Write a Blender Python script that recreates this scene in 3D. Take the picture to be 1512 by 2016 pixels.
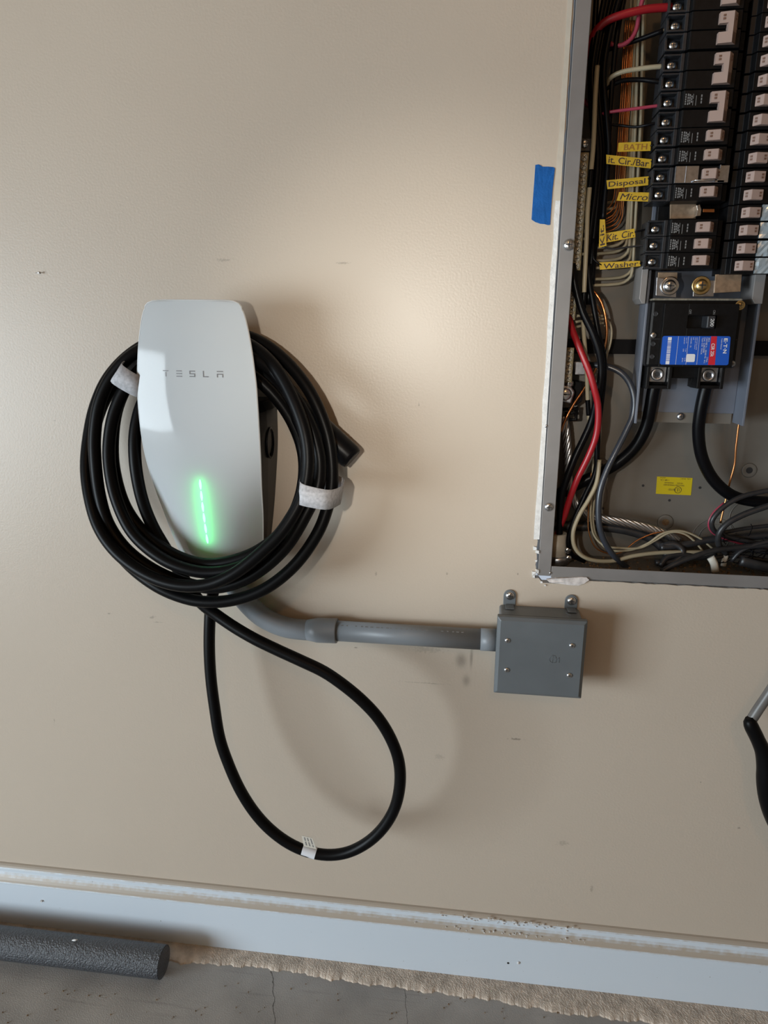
import bpy, bmesh, math, random
from mathutils import Vector, Matrix
random.seed(7)
for o in list(bpy.data.objects): bpy.data.objects.remove(o)
scene = bpy.context.scene
col = scene.collection

# ------------------------------------------------------------------ camera
F_PX, CX, CY, DIST, CAM_H = 1398.0, 756.0, 1008.0, 0.94, 1.0106
pitch, yaw, roll = (math.radians(a) for a in (14.599, 7.061, 0.503))
FWD = Vector((-math.sin(yaw)*math.cos(pitch), math.cos(yaw)*math.cos(pitch), -math.sin(pitch)))
R0 = Vector((math.cos(yaw), math.sin(yaw), 0)); U0 = R0.cross(FWD)
RGT = math.cos(roll)*R0 + math.sin(roll)*U0
UPV = -math.sin(roll)*R0 + math.cos(roll)*U0
CAM = Vector((0, -DIST, CAM_H))
cd = bpy.data.cameras.new('camera'); cam = bpy.data.objects.new('camera', cd); col.objects.link(cam)
cd.sensor_fit = 'VERTICAL'; cd.sensor_height = 36; cd.lens = F_PX/2016*36; cd.clip_start = 0.01
M3 = Matrix((RGT, UPV, -FWD)).transposed()
cam.matrix_world = Matrix.Translation(CAM) @ M3.to_4x4()
scene.camera = cam

# ------------------------------------------------------------------ light
w = bpy.data.worlds.new('world'); scene.world = w; w.use_nodes = True
w.node_tree.nodes['Background'].inputs[0].default_value = (0.75, 0.85, 1, 1)
w.node_tree.nodes['Background'].inputs[1].default_value = 0.6
def area(name, loc, target, sx, sy, power, color):
    l = bpy.data.lights.new(name, 'AREA'); l.shape = 'RECTANGLE'; l.size = sx; l.size_y = sy
    l.energy = power; l.color = color
    o = bpy.data.objects.new(name, l); col.objects.link(o); o.location = loc
    o.rotation_euler = (Vector(target)-Vector(loc)).to_track_quat('-Z', 'Y').to_euler()
    return o
# daylight through the part-raised garage door in the left-hand side wall
area('garage_door_daylight', (-3.06, -2.75, 0.62), (0, -2.55, 0.55), 2.5, 1.2, 176, (0.80, 0.92, 1.0))
# warm bulb on the garage ceiling behind the camera
bl_ = bpy.data.lights.new('ceiling_bulb', 'POINT'); bl_.energy = 16; bl_.color = (1, 0.52, 0.20); bl_.shadow_soft_size = 0.05
bo_ = bpy.data.objects.new('ceiling_bulb', bl_); col.objects.link(bo_); bo_.location = (0.2, -2.6, 2.40)
# hand torch held beside the camera
tl = bpy.data.lights.new('torch', 'SPOT'); tl.energy = 19.0; tl.color = (1, 0.95, 0.86)
tl.spot_size = math.radians(45); tl.spot_blend = 1.0; tl.shadow_soft_size = 0.012
to = bpy.data.objects.new('torch', tl); col.objects.link(to); to.location = (-0.15, -0.94, 1.02)
to.rotation_euler = (Vector((-0.05, 0, 0.94))-Vector(to.location)).to_track_quat('-Z', 'Y').to_euler()
vs = scene.view_settings
vs.view_transform = 'Standard'; vs.look = 'None'; vs.gamma = 1; vs.use_curve_mapping = False; vs.exposure = 0.0

# ------------------------------------------------------------------ helpers
def at(px, py, p=0.0):
    """photo pixel -> point standing p metres out of the wall plane"""
    d = FWD*F_PX + RGT*(px-CX) - UPV*(py-CY)
    return CAM + d*((DIST-p)/d.y)
def fl(px, py, z=0.0):
    d = FWD*F_PX + RGT*(px-CX) - UPV*(py-CY)
    return CAM + d*((z-CAM_H)/d.z)

def mat(name, color, rough=0.5, metal=0.0, spec=0.5, var=0.0, vscale=30, bump=0.0, bscale=300, bdist=0.001, emit=None, estr=0, coat=0.0):
    m = bpy.data.materials.new(name); m.use_nodes = True
    nt = m.node_tree; b = nt.nodes['Principled BSDF']
    b.inputs['Base Color'].default_value = (*color, 1); b.inputs['Roughness'].default_value = rough
    b.inputs['Metallic'].default_value = metal; b.inputs['Specular IOR Level'].default_value = spec
    b.inputs['Coat Weight'].default_value = coat; b.inputs['Coat Roughness'].default_value = 0.05
    if emit: b.inputs['Emission Color'].default_value = (*emit, 1); b.inputs['Emission Strength'].default_value = estr
    if var or bump:
        g = nt.nodes.new('ShaderNodeNewGeometry')
    if var:
        n = nt.nodes.new('ShaderNodeTexNoise'); n.inputs['Scale'].default_value = vscale; n.inputs['Detail'].default_value = 6
        nt.links.new(g.outputs['Position'], n.inputs['Vector'])
        mr = nt.nodes.new('ShaderNodeMapRange'); mr.inputs[1].default_value = 0.3; mr.inputs[2].default_value = 0.7
        mr.inputs[3].default_value = 1-var; mr.inputs[4].default_value = 1+var
        nt.links.new(n.outputs['Fac'], mr.inputs[0])
        mx = nt.nodes.new('ShaderNodeVectorMath'); mx.operation = 'SCALE'; mx.inputs[0].default_value = color
        nt.links.new(mr.outputs[0], mx.inputs['Scale']); nt.links.new(mx.outputs[0], b.inputs['Base Color'])
    if bump:
        n2 = nt.nodes.new('ShaderNodeTexNoise'); n2.inputs['Scale'].default_value = bscale; n2.inputs['Detail'].default_value = 3
        nt.links.new(g.outputs['Position'], n2.inputs['Vector'])
        bp = nt.nodes.new('ShaderNodeBump'); bp.inputs['Strength'].default_value = bump; bp.inputs['Distance'].default_value = bdist
        nt.links.new(n2.outputs['Fac'], bp.inputs['Height']); nt.links.new(bp.outputs[0], b.inputs['Normal'])
    return m

WPOS = {}
class MB:
    def __init__(s): s.v = []; s.f = []; s.mi = []; s.sm = []
    def add(s, vs, fs, mi=0, smooth=False):
        o = len(s.v); s.v += [Vector(v) for v in vs]
        for f in fs: s.f.append([o+i for i in f]); s.mi.append(mi); s.sm.append(smooth)
        return s
    def box(s, a, b, mi=0):
        x0, y0, z0 = (min(a[i], b[i]) for i in range(3)); x1, y1, z1 = (max(a[i], b[i]) for i in range(3))
        return s.add([(x0,y0,z0),(x1,y0,z0),(x1,y1,z0),(x0,y1,z0),(x0,y0,z1),(x1,y0,z1),(x1,y1,z1),(x0,y1,z1)],
              [(0,3,2,1),(4,5,6,7),(0,1,5,4),(1,2,6,5),(2,3,7,6),(3,0,4,7)], mi)
    def prism(s, poly, axis, a, b, mi=0, smooth=False):
        """poly of (u,v); axis 'z': (x,y) extruded over z ; 'y': (x,z) over y ; 'x': (y,z) over x"""
        def P(u, v, t): return {'z': (u,v,t), 'y': (u,t,v), 'x': (t,u,v)}[axis]
        n = len(poly); vs = [P(u,v,a) for u,v in poly]+[P(u,v,b) for u,v in poly]
        fs = [list(range(n))[::-1], [n+i for i in range(n)]]
        s.add(vs, fs, mi)
        s.add(vs, [(i,(i+1)%n,n+(i+1)%n,n+i) for i in range(n)], mi, smooth)
        return s
    def tube(s, pts, r, sides=10, mi=0, caps=True, flat=1.0):
        pts = [Vector(p) for p in pts]; n = len(pts); rs = r if isinstance(r, (list,tuple)) else [r]*n
        up = Vector((0,-1,0)); vs = []
        t0 = (pts[1]-pts[0]).normalized()
        nrm = (up - t0*up.dot(t0))
        if nrm.length < 1e-3: nrm = Vector((1,0,0)) - t0*t0.x
        nrm.normalize()
        for i in range(n):
            t = (pts[min(i+1,n-1)]-pts[max(i-1,0)]).normalized()
            nrm = (nrm - t*nrm.dot(t)).normalized(); bi = t.cross(nrm)
            for k in range(sides):
                a = 2*math.pi*k/sides
                vs.append(pts[i] + (nrm*math.cos(a)*flat + bi*math.sin(a))*rs[i])
        fs = [(i*sides+k, i*sides+(k+1)%sides, (i+1)*sides+(k+1)%sides, (i+1)*sides+k) for i in range(n-1) for k in range(sides)]
        s.add(vs, fs, mi, True)
        if caps:
            s.add(vs[:sides], [list(range(sides))[::-1]], mi); s.add(vs[-sides:], [list(range(sides))], mi)
        return s
    def lathe(s, o, axis, prof, sides=20, mi=0, smooth=True):
        """prof: (radius, distance along axis)"""
        o = Vector(o); axis = Vector(axis).normalized()
        a1 = axis.orthogonal().normalized(); a2 = axis.cross(a1); vs = []
        for r, h in prof:
            for k in range(sides):
                t = 2*math.pi*k/sides; vs.append(o+axis*h+(a1*math.cos(t)+a2*math.sin(t))*r)
        n = len(prof)
        fs = [(i*sides+k, i*sides+(k+1)%sides, (i+1)*sides+(k+1)%sides, (i+1)*sides+k) for i in range(n-1) for k in range(sides)]
        s.add(vs, fs, mi, smooth)
        s.add(vs[-sides:], [list(range(sides))], mi); s.add(vs[:sides], [list(range(sides))[::-1]], mi)
        return s
    def build(s, name, mats, parent=None, origin=None, bevel=0, seg=2, kind=None):
        mats = mats if isinstance(mats, (list,tuple)) else [mats]
        base = WPOS.get(parent.name, Vector()) if parent else Vector()
        if origin is None:
            if parent: origin = base
            else:
                xs = [v.x for v in s.v]; ys = [v.y for v in s.v]; zs = [v.z for v in s.v]
                origin = Vector(((min(xs)+max(xs))/2, (min(ys)+max(ys))/2, min(zs)))
        origin = Vector(origin)
        me = bpy.data.meshes.new(name); me.from_pydata([v-origin for v in s.v], [], s.f)
        for m in mats: me.materials.append(m)
        me.polygons.foreach_set('material_index', s.mi); me.polygons.foreach_set('use_smooth', s.sm)
        bm = bmesh.new(); bm.from_mesh(me); bmesh.ops.remove_doubles(bm, verts=bm.verts, dist=1e-6)
        bmesh.ops.recalc_face_normals(bm, faces=bm.faces); bm.to_mesh(me); bm.free()
        me.update()
        o = bpy.data.objects.new(name, me); col.objects.link(o)
        o.parent = parent; o.location = origin-base; WPOS[o.name] = origin
        if bevel:
            b = o.modifiers.new('bevel', 'BEVEL'); b.width = bevel; b.segments = seg; b.limit_method = 'ANGLE'; b.angle_limit = math.radians(40)
        if kind: o['kind'] = kind
        return o
def tag(o, label, cat, group=None):
    o['label'] = label; o['category'] = cat
    if group: o['group'] = group
    return o
def thing(name, label, cat, loc, group=None):
    o = bpy.data.objects.new(name, None); col.objects.link(o); o.location = loc; o.empty_display_size = 0.02
    WPOS[o.name] = Vector(loc); return tag(o, label, cat, group)
def inst(mesh_obj, name, parent, loc, scale=1.0):
    """another object sharing mesh_obj's data, at world point loc"""
    o = bpy.data.objects.new(name, mesh_obj.data if isinstance(mesh_obj, bpy.types.Object) else mesh_obj); col.objects.link(o)
    o.parent = parent; base = WPOS.get(parent.name, Vector()) if parent else Vector()
    o.location = Vector(loc)-base; o.scale = (scale,)*3; WPOS[o.name] = Vector(loc)
    return o
def spline(pts, step=0.004):
    """Catmull-Rom through the points, resampled"""
    P = [Vector(p) for p in pts]
    if len(P) == 2: return P
    P = [P[0]*2-P[1]] + P + [P[-1]*2-P[-2]]; out = []
    for i in range(1, len(P)-2):
        p0, p1, p2, p3 = P[i-1:i+3]
        d01 = max((p1-p0).length, 1e-6)**.5; d12 = max((p2-p1).length, 1e-6)**.5; d23 = max((p3-p2).length, 1e-6)**.5
        m1 = (p2-p1) + ((p1-p0)/d01 - (p2-p0)/(d01+d12))*d12
        m2 = (p2-p1) + ((p3-p2)/d23 - (p3-p1)/(d12+d23))*d12
        n = max(2, int((p2-p1).length/step))
        for k in range(n):
            t = k/n; t2 = t*t; t3 = t2*t
            out.append(p1*(2*t3-3*t2+1)+m1*(t3-2*t2+t)+p2*(-2*t3+3*t2)+m2*(t3-t2))
    out.append(P[-2]); return out
def px_spline(lst, step=0.004): return spline([at(*q) for q in lst], step)

_fontcache = {}
def text_verts(txt, shear=0.0, spacing=1.0, bold=0.0):
    key = (txt, shear, spacing, bold)
    if key in _fontcache: return _fontcache[key]
    cu = bpy.data.curves.new('t', 'FONT'); cu.body = txt; cu.size = 1; cu.shear = shear; cu.space_character = spacing
    cu.offset = bold; cu.resolution_u = 3
    ob = bpy.data.objects.new('t', cu); col.objects.link(ob)
    dg = bpy.context.evaluated_depsgraph_get(); me = bpy.data.meshes.new_from_object(ob.evaluated_get(dg))
    vs = [v.co.copy() for v in me.vertices]; fs = [list(p.vertices) for p in me.polygons]
    bpy.data.objects.remove(ob); bpy.data.curves.remove(cu); bpy.data.meshes.remove(me)
    x0 = min(v.x for v in vs); x1 = max(v.x for v in vs); y0 = min(v.y for v in vs); y1 = max(v.y for v in vs)
    vs = [((v.x-x0)/(x1-x0), (v.y-y0)/(y1-y0)) for v in vs]
    _fontcache[key] = (vs, fs); return vs, fs
def put_text(mb, txt, o, ux, uy, shear=0.0, spacing=1.0, bold=0.0, mi=0):
    """lettering with its lower left at o, spanning vectors ux and uy"""
    vs, fs = text_verts(txt, shear, spacing, bold); o = Vector(o); ux = Vector(ux); uy = Vector(uy)
    mb.add([o+ux*a+uy*b for a, b in vs], fs, mi); return mb

# ------------------------------------------------------------------ materials
M = {}
M['black_rubber'] = mat('black_rubber', (0.0035,0.0035,0.004), 0.38, spec=0.12)
M['black_plastic'] = mat('black_plastic', (0.005,0.005,0.006), 0.35, spec=0.12)
M['black_wire'] = mat('black_wire', (0.003,0.003,0.004), 0.33, spec=0.15)
M['dark_wire'] = mat('dark_wire', (0.022,0.022,0.024), 0.4, spec=0.5, var=0.2, vscale=120)
M['grey_wire'] = mat('grey_wire', (0.030,0.034,0.044), 0.3, spec=0.6)
M['red_wire'] = mat('red_wire', (0.29,0.008,0.014), 0.35)
M['pink_wire'] = mat('pink_wire', (0.34,0.04,0.075), 0.35)
M['cream_wire'] = mat('cream_wire', (0.36,0.31,0.21), 0.4)
M['copper'] = mat('copper', (0.62,0.26,0.10), 0.3, metal=1)
M['aluminium'] = mat('aluminium', (0.55,0.55,0.56), 0.35, metal=1)
M['steel'] = mat('steel', (0.72,0.74,0.77), 0.22, metal=1)
M['zinc'] = mat('zinc', (0.50,0.52,0.56), 0.32, metal=1, var=0.15, vscale=200)
M['brass'] = mat('brass', (0.60,0.46,0.22), 0.35, metal=1, var=0.2, vscale=150)
M['nickel'] = mat('nickel', (0.55,0.53,0.45), 0.35, metal=0.25)
M['bar_brass'] = mat('bar_brass', (0.20,0.17,0.10), 0.45, metal=0.5, var=0.3, vscale=200)
M['foil'] = mat('foil', (0.42,0.50,0.56), 0.18, metal=0.35, spec=0.8)
M['busbar'] = mat('busbar', (0.34,0.24,0.16), 0.45, metal=0.6, var=0.25, vscale=150)
M['slot_dark'] = mat('slot_dark', (0.02,0.02,0.022), 0.6)
M['grey_pvc'] = mat('grey_pvc', (0.205,0.225,0.245), 0.42, var=0.06, vscale=20)
M['box_grey'] = mat('box_grey', (0.125,0.14,0.15), 0.42, spec=0.5, var=0.05, vscale=30, bump=0.12, bscale=1500)
M['panel_grey'] = mat('panel_grey', (0.20,0.19,0.185), 0.42, spec=0.5, var=0.08, vscale=25)
M['panel_back'] = mat('panel_back', (0.15,0.136,0.117), 0.5, var=0.12, vscale=14)
M['chassis_grey'] = mat('chassis_grey', (0.13,0.145,0.18), 0.4, var=0.06, vscale=40)
M['breaker_black'] = mat('breaker_black', (0.004,0.004,0.0045), 0.42, spec=0.22, var=0.3, vscale=200)
M['breaker_terminal'] = mat('breaker_terminal', (0.018,0.0195,0.023), 0.4, spec=0.5, var=0.25, vscale=300)
M['handle_tan'] = mat('handle_tan', (0.38,0.275,0.235), 0.5)
M['print_white'] = mat('print_white', (0.62,0.62,0.62), 0.6)
M['print_grey'] = mat('print_grey', (0.20,0.20,0.20), 0.6)
M['print_dark'] = mat('print_dark', (0.16,0.08,0.05), 0.6)
M['label_blue'] = mat('label_blue', (0.012,0.09,0.47), 0.35)
M['label_red'] = mat('label_red', (0.55,0.02,0.035), 0.35)
M['label_white'] = mat('label_white', (0.70,0.70,0.72), 0.4)
M['flag_yellow'] = mat('flag_yellow', (0.50,0.32,0.02), 0.5, var=0.08, vscale=200)
M['sticker_yellow'] = mat('sticker_yellow', (0.55,0.43,0.01), 0.4)
M['ink'] = mat('ink', (0.035,0.02,0.02), 0.6)
M['ink_faded'] = mat('ink_faded', (0.28,0.12,0.02), 0.6)
M['white_glass_rim'] = mat('white_glass_rim', (0.75,0.78,0.80), 0.12, spec=0.7, coat=0.5)
M['letter_grey'] = mat('letter_grey', (0.16,0.16,0.17), 0.35)
M['wrap_grey'] = mat('wrap_grey', (0.42,0.42,0.44), 0.75, var=0.22, vscale=260, bump=0.4, bscale=1500)
M['paper'] = mat('paper', (0.60,0.57,0.50), 0.6)
M['paper_white'] = mat('paper_white', (0.72,0.74,0.78), 0.4)
M['tape_blue'] = mat('tape_blue', (0.010,0.095,0.33), 0.7, spec=0.15, var=0.10, vscale=90, bump=0.5, bscale=500)
M['foam'] = mat('foam', (0.055,0.060,0.070), 0.33, spec=0.7, var=0.2, vscale=300, bump=1.0, bscale=380, bdist=.0028)
M['plaster'] = mat('plaster', (0.68,0.68,0.67), 0.85, var=0.10, vscale=120, bump=0.8, bscale=400)
M['paint_edge'] = mat('paint_edge', (0.52,0.47,0.39), 0.5, var=0.06, vscale=80)
M['torn_paper'] = mat('torn_paper', (0.60,0.56,0.54), 0.8, var=0.25, vscale=150)
M['led'] = mat('led', (0.3,1.0,0.6), 0.3, emit=(0.50,1.0,0.74), estr=1.15)
M['hose_pipe'] = mat('hose_pipe', (0.125,0.118,0.112), 0.4, var=0.15, vscale=60)
M['sleeve_plastic'] = mat('sleeve_plastic', (0.42,0.39,0.33), 0.5)
M['rust'] = mat('rust', (0.16,0.10,0.05), 0.8, var=0.4, vscale=300)
M['dust'] = mat('dust', (0.20,0.18,0.14), 0.95, var=0.3, vscale=300)

def wall_material():
    m = bpy.data.materials.new('painted_wall'); m.use_nodes = True; nt = m.node_tree; N = nt.nodes; L = nt.links
    b = N['Principled BSDF']; g = N.new('ShaderNodeNewGeometry')
    b.inputs['Roughness'].default_value = 0.36; b.inputs['Specular IOR Level'].default_value = 0.34
    n = N.new('ShaderNodeTexNoise'); n.inputs['Scale'].default_value = 3.0; n.inputs['Detail'].default_value = 4
    L.new(g.outputs['Position'], n.inputs['Vector'])
    cr = N.new('ShaderNodeValToRGB'); L.new(n.outputs['Fac'], cr.inputs[0])
    cr.color_ramp.elements[0].position = 0.3; cr.color_ramp.elements[0].color = (0.500,0.428,0.350,1)
    cr.color_ramp.elements[1].position = 0.7; cr.color_ramp.elements[1].color = (0.525,0.453,0.372,1)
    last = cr.outputs[0]
    # scuffs and smudges: place, half size along wall x / z, darkness
    marks = [((908,1300),.014,.020,.5,1600),((928,1295),.004,.028,.5,1600),((918,1340),.010,.016,.4,1600),((840,1278),.035,.010,.22,300),
             ((1015,1455),.016,.0028,.5,300),((1108,1660),.016,.006,.25,250),((840,1345),.05,.0016,.3,300),((675,518),.014,.0022,.4,800),((440,512),.016,.003,.3,500),
             ((825,797),.0016,.004,.5,300),((300,1215),.008,.0035,.35,300),((310,1225),.012,.0018,.3,300),((215,1208),.006,.002,.4,400),
             ((1165,1750),.004,.012,.3,500),((107,1418),.0015,.007,.45,400),((1020,1130),.0018,.003,.6,300),((880,1130),.003,.004,.4,400),((740,1130),.003,.005,.35,400),
             ((700,1275),.004,.0016,.5,300),((865,1490),.012,.008,.18,300),((1380,1540),.0016,.0014,.6,300),((108,828),.003,.0014,.4,300),((1455,1630),.003,.003,.5,500)]
    for (q, sx, sz, dk, ns) in marks:
        c = at(*q)
        sb = N.new('ShaderNodeVectorMath'); sb.operation = 'SUBTRACT'; sb.inputs[1].default_value = c; L.new(g.outputs['Position'], sb.inputs[0])
        ml = N.new('ShaderNodeVectorMath'); ml.operation = 'MULTIPLY'; ml.inputs[1].default_value = (1/sx, 5, 1/sz); L.new(sb.outputs[0], ml.inputs[0])
        ln = N.new('ShaderNodeVectorMath'); ln.operation = 'LENGTH'; L.new(ml.outputs[0], ln.inputs[0])
        nz = N.new('ShaderNodeTexNoise'); nz.inputs['Scale'].default_value = ns; nz.inputs['Detail'].default_value = 3; L.new(g.outputs['Position'], nz.inputs['Vector'])
        ad = N.new('ShaderNodeMath'); ad.operation = 'MULTIPLY_ADD'; ad.inputs[1].default_value = 2.1; L.new(nz.outputs['Fac'], ad.inputs[0]); L.new(ln.outputs['Value'], ad.inputs[2])
        mr = N.new('ShaderNodeMapRange'); mr.inputs[1].default_value = 1.75; mr.inputs[2].default_value = 1.25; mr.inputs[3].default_value = 0; mr.inputs[4].default_value = dk
        L.new(ad.outputs[0], mr.inputs[0])
        mx = N.new('ShaderNodeMix'); mx.data_type = 'RGBA'; L.new(mr.outputs[0], mx.inputs[0]); L.new(last, mx.inputs[6])
        mx.inputs[7].default_value = (0.10,0.085,0.07,1); last = mx.outputs[2]
    L.new(last, b.inputs['Base Color'])
    n1 = N.new('ShaderNodeTexNoise'); n1.inputs['Scale'].default_value = 330; n1.inputs['Detail'].default_value = 2.5; L.new(g.outputs['Position'], n1.inputs['Vector'])
    bp = N.new('ShaderNodeBump'); bp.inputs['Strength'].default_value = 0.15; bp.inputs['Distance'].default_value = 0.0012
    L.new(n1.outputs['Fac'], bp.inputs['Height']); L.new(bp.outputs[0], b.inputs['Normal'])
    return m
M['wall'] = wall_material()
M['ceiling'] = mat('ceiling_paint', (0.26,0.18,0.115), 0.8)
M['other_wall'] = mat('other_wall_paint', (0.30,0.225,0.155), 0.7)

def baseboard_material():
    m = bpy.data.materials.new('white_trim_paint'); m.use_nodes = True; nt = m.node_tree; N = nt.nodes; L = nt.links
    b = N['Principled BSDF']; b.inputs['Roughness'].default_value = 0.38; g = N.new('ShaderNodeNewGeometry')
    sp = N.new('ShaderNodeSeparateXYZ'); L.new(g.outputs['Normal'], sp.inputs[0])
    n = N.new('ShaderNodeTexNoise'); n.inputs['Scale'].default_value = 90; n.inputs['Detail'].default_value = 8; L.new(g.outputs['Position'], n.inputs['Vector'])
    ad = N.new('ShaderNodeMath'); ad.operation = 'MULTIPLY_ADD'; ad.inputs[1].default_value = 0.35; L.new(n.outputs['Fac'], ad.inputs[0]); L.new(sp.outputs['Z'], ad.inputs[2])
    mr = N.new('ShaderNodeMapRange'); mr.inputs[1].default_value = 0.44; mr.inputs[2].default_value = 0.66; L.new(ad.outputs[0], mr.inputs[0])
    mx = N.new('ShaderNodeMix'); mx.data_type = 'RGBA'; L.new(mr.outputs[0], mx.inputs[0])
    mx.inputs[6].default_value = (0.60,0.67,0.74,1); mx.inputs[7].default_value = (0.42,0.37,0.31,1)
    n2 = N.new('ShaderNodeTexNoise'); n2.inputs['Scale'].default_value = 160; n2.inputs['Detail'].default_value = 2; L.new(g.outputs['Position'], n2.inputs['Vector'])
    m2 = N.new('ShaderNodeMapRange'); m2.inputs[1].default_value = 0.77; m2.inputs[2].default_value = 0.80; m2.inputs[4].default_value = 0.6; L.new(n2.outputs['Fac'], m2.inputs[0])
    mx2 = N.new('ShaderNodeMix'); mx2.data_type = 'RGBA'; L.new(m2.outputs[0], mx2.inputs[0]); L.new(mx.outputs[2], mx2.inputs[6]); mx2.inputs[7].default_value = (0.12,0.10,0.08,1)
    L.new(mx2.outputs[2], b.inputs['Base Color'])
    return m
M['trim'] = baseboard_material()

def floor_material():
    m = bpy.data.materials.new('garage_concrete'); m.use_nodes = True; nt = m.node_tree; N = nt.nodes; L = nt.links
    b = N['Principled BSDF']; b.inputs['Roughness'].default_value = 0.75; g = N.new('ShaderNodeNewGeometry')
    n = N.new('ShaderNodeTexNoise'); n.inputs['Scale'].default_value = 9; n.inputs['Detail'].default_value = 8; L.new(g.outputs['Position'], n.inputs['Vector'])
    cr = N.new('ShaderNodeValToRGB'); L.new(n.outputs['Fac'], cr.inputs[0]); e = cr.color_ramp.elements
    e[0].position = 0.30; e[0].color = (0.28,0.275,0.265,1); e[1].position = 0.70; e[1].color = (0.43,0.42,0.405,1)
    # cracks: thin wandering lines running out from the wall
    sp = N.new('ShaderNodeSeparateXYZ'); L.new(g.outputs['Position'], sp.inputs[0])
    wn = N.new('ShaderNodeTexNoise'); wn.inputs['Scale'].default_value = 60; wn.inputs['Detail'].default_value = 5; L.new(g.outputs['Position'], wn.inputs['Vector'])
    last = cr.outputs[0]; hs = []
    for q0, q1, wd in (((535,1905), (541,2010), 0.0010), ((797,1955), (802,2010), 0.0006)):
        a, c = fl(*q0), fl(*q1); k = (c.x-a.x)/(c.y-a.y)
        m1 = N.new('ShaderNodeMath'); m1.operation = 'MULTIPLY_ADD'; m1.inputs[1].default_value = -k; m1.inputs[2].default_value = -(a.x-k*a.y)-0.006
        L.new(sp.outputs['Y'], m1.inputs[0])
        m2 = N.new('ShaderNodeMath'); m2.operation = 'ADD'; L.new(m1.outputs[0], m2.inputs[0]); L.new(sp.outputs['X'], m2.inputs[1])
        m3 = N.new('ShaderNodeMath'); m3.operation = 'MULTIPLY_ADD'; m3.inputs[1].default_value = 0.012; L.new(wn.outputs['Fac'], m3.inputs[0]); L.new(m2.outputs[0], m3.inputs[2])
        m4 = N.new('ShaderNodeMath'); m4.operation = 'ABSOLUTE'; L.new(m3.outputs[0], m4.inputs[0])
        mr = N.new('ShaderNodeMapRange'); mr.inputs[1].default_value = wd; mr.inputs[2].default_value = wd*0.4; mr.inputs[4].default_value = 0.8; L.new(m4.outputs[0], mr.inputs[0])
        mx = N.new('ShaderNodeMix'); mx.data_type = 'RGBA'; L.new(mr.outputs[0], mx.inputs[0]); L.new(last, mx.inputs[6]); mx.inputs[7].default_value = (0.05,0.045,0.04,1); last = mx.outputs[2]
    # rubber streaks along the wall at the left
    mp = N.new('ShaderNodeVectorMath'); mp.operation = 'MULTIPLY'; mp.inputs[1].default_value = (6, 120, 1); L.new(g.outputs['Position'], mp.inputs[0])
    sn = N.new('ShaderNodeTexNoise'); sn.inputs['Scale'].default_value = 1.0; sn.inputs['Detail'].default_value = 6; L.new(mp.outputs[0], sn.inputs['Vector'])
    ms = N.new('ShaderNodeMapRange'); ms.inputs[1].default_value = 0.60; ms.inputs[2].default_value = 0.74; ms.inputs[4].default_value = 0.30; L.new(sn.outputs['Fac'], ms.inputs[0])
    mx = N.new('ShaderNodeMix'); mx.data_type = 'RGBA'; L.new(ms.outputs[0], mx.inputs[0]); L.new(last, mx.inputs[6]); mx.inputs[7].default_value = (0.10,0.095,0.09,1)
    L.new(mx.outputs[2], b.inputs['Base Color'])
    n3 = N.new('ShaderNodeTexNoise'); n3.inputs['Scale'].default_value = 500; n3.inputs['Detail'].default_value = 4; L.new(g.outputs['Position'], n3.inputs['Vector'])
    bp = N.new('ShaderNodeBump'); bp.inputs['Strength'].default_value = 0.45; bp.inputs['Distance'].default_value = 0.001; L.new(n3.outputs['Fac'], bp.inputs['Height']); L.new(bp.outputs[0], b.inputs['Normal'])
    return m
M['floor'] = floor_material()
M['mortar'] = mat('rough_mortar', (0.56,0.48,0.40), 0.95, var=0.25, vscale=60, bump=0.8, bscale=1100)

def glass_face_material():
    """white back-painted glass that lets the light strip behind it glow through"""
    m = bpy.data.materials.new('white_glass'); m.use_nodes = True; nt = m.node_tree; N = nt.nodes; L = nt.links
    b = N['Principled BSDF']; b.inputs['Base Color'].default_value = (0.55,0.585,0.605,1); b.inputs['Roughness'].default_value = 0.07
    b.inputs['Specular IOR Level'].default_value = 0.24
    tr = N.new('ShaderNodeBsdfTranslucent'); tr.inputs[0].default_value = (0.9,0.95,0.92,1)
    ms = N.new('ShaderNodeMixShader'); ms.inputs[0].default_value = 0.12
    L.new(b.outputs[0], ms.inputs[1]); L.new(tr.outputs[0], ms.inputs[2]); L.new(ms.outputs[0], N['Material Output'].inputs[0])
    return m
M['glass_face'] = glass_face_material()

# screw meshes shared by many objects (axis points out of the wall, -y)
def screw_mesh(name, m_head, cross=True, hexa=False, washer=False):
    mb = MB(); ax = (0,-1,0)
    h0 = 0.0
    if washer: mb.lathe((0,0,0), ax, [(1.45,0),(1.45,0.16),(1.3,0.2)], 20); h0 = 0.2
    if hexa:
        mb.lathe((0,0,0), ax, [(1,h0),(1,h0+0.5),(0.9,h0+0.6),(0.55,h0+0.6),(0.5,h0+0.3)], 18)
        mb.lathe((0,0,0), ax, [(0.48,h0+0.1),(0.48,h0+0.34)], 6, mi=1, smooth=False)
    else:
        mb.lathe((0,0,0), ax, [(1,0+h0),(0.98,0.14+h0),(0.85,0.34+h0),(0.6,0.48+h0),(0.3,0.55+h0)], 18)
        t = 0.575+h0
        if cross: mb.box((-0.55,-t,-0.09),(0.55,-0.3,0.09),1).box((-0.09,-t,-0.55),(0.09,-0.3,0.55),1)
        else: mb.box((-0.8,-t,-0.11),(0.8,-0.2,0.11),1)
    o = mb.build(name, [m_head, M['slot_dark']], origin=(0,0,0)); me = o.data; bpy.data.objects.remove(o); return me
S_STEEL = screw_mesh('phillips_screw_head', M['steel'])
S_ZINC = screw_mesh('zinc_screw_head', M['zinc'])
S_SLOT = screw_mesh('slotted_screw_head', M['steel'], cross=False)
S_HEX = screw_mesh('socket_screw_head', M['zinc'], hexa=True)
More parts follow.
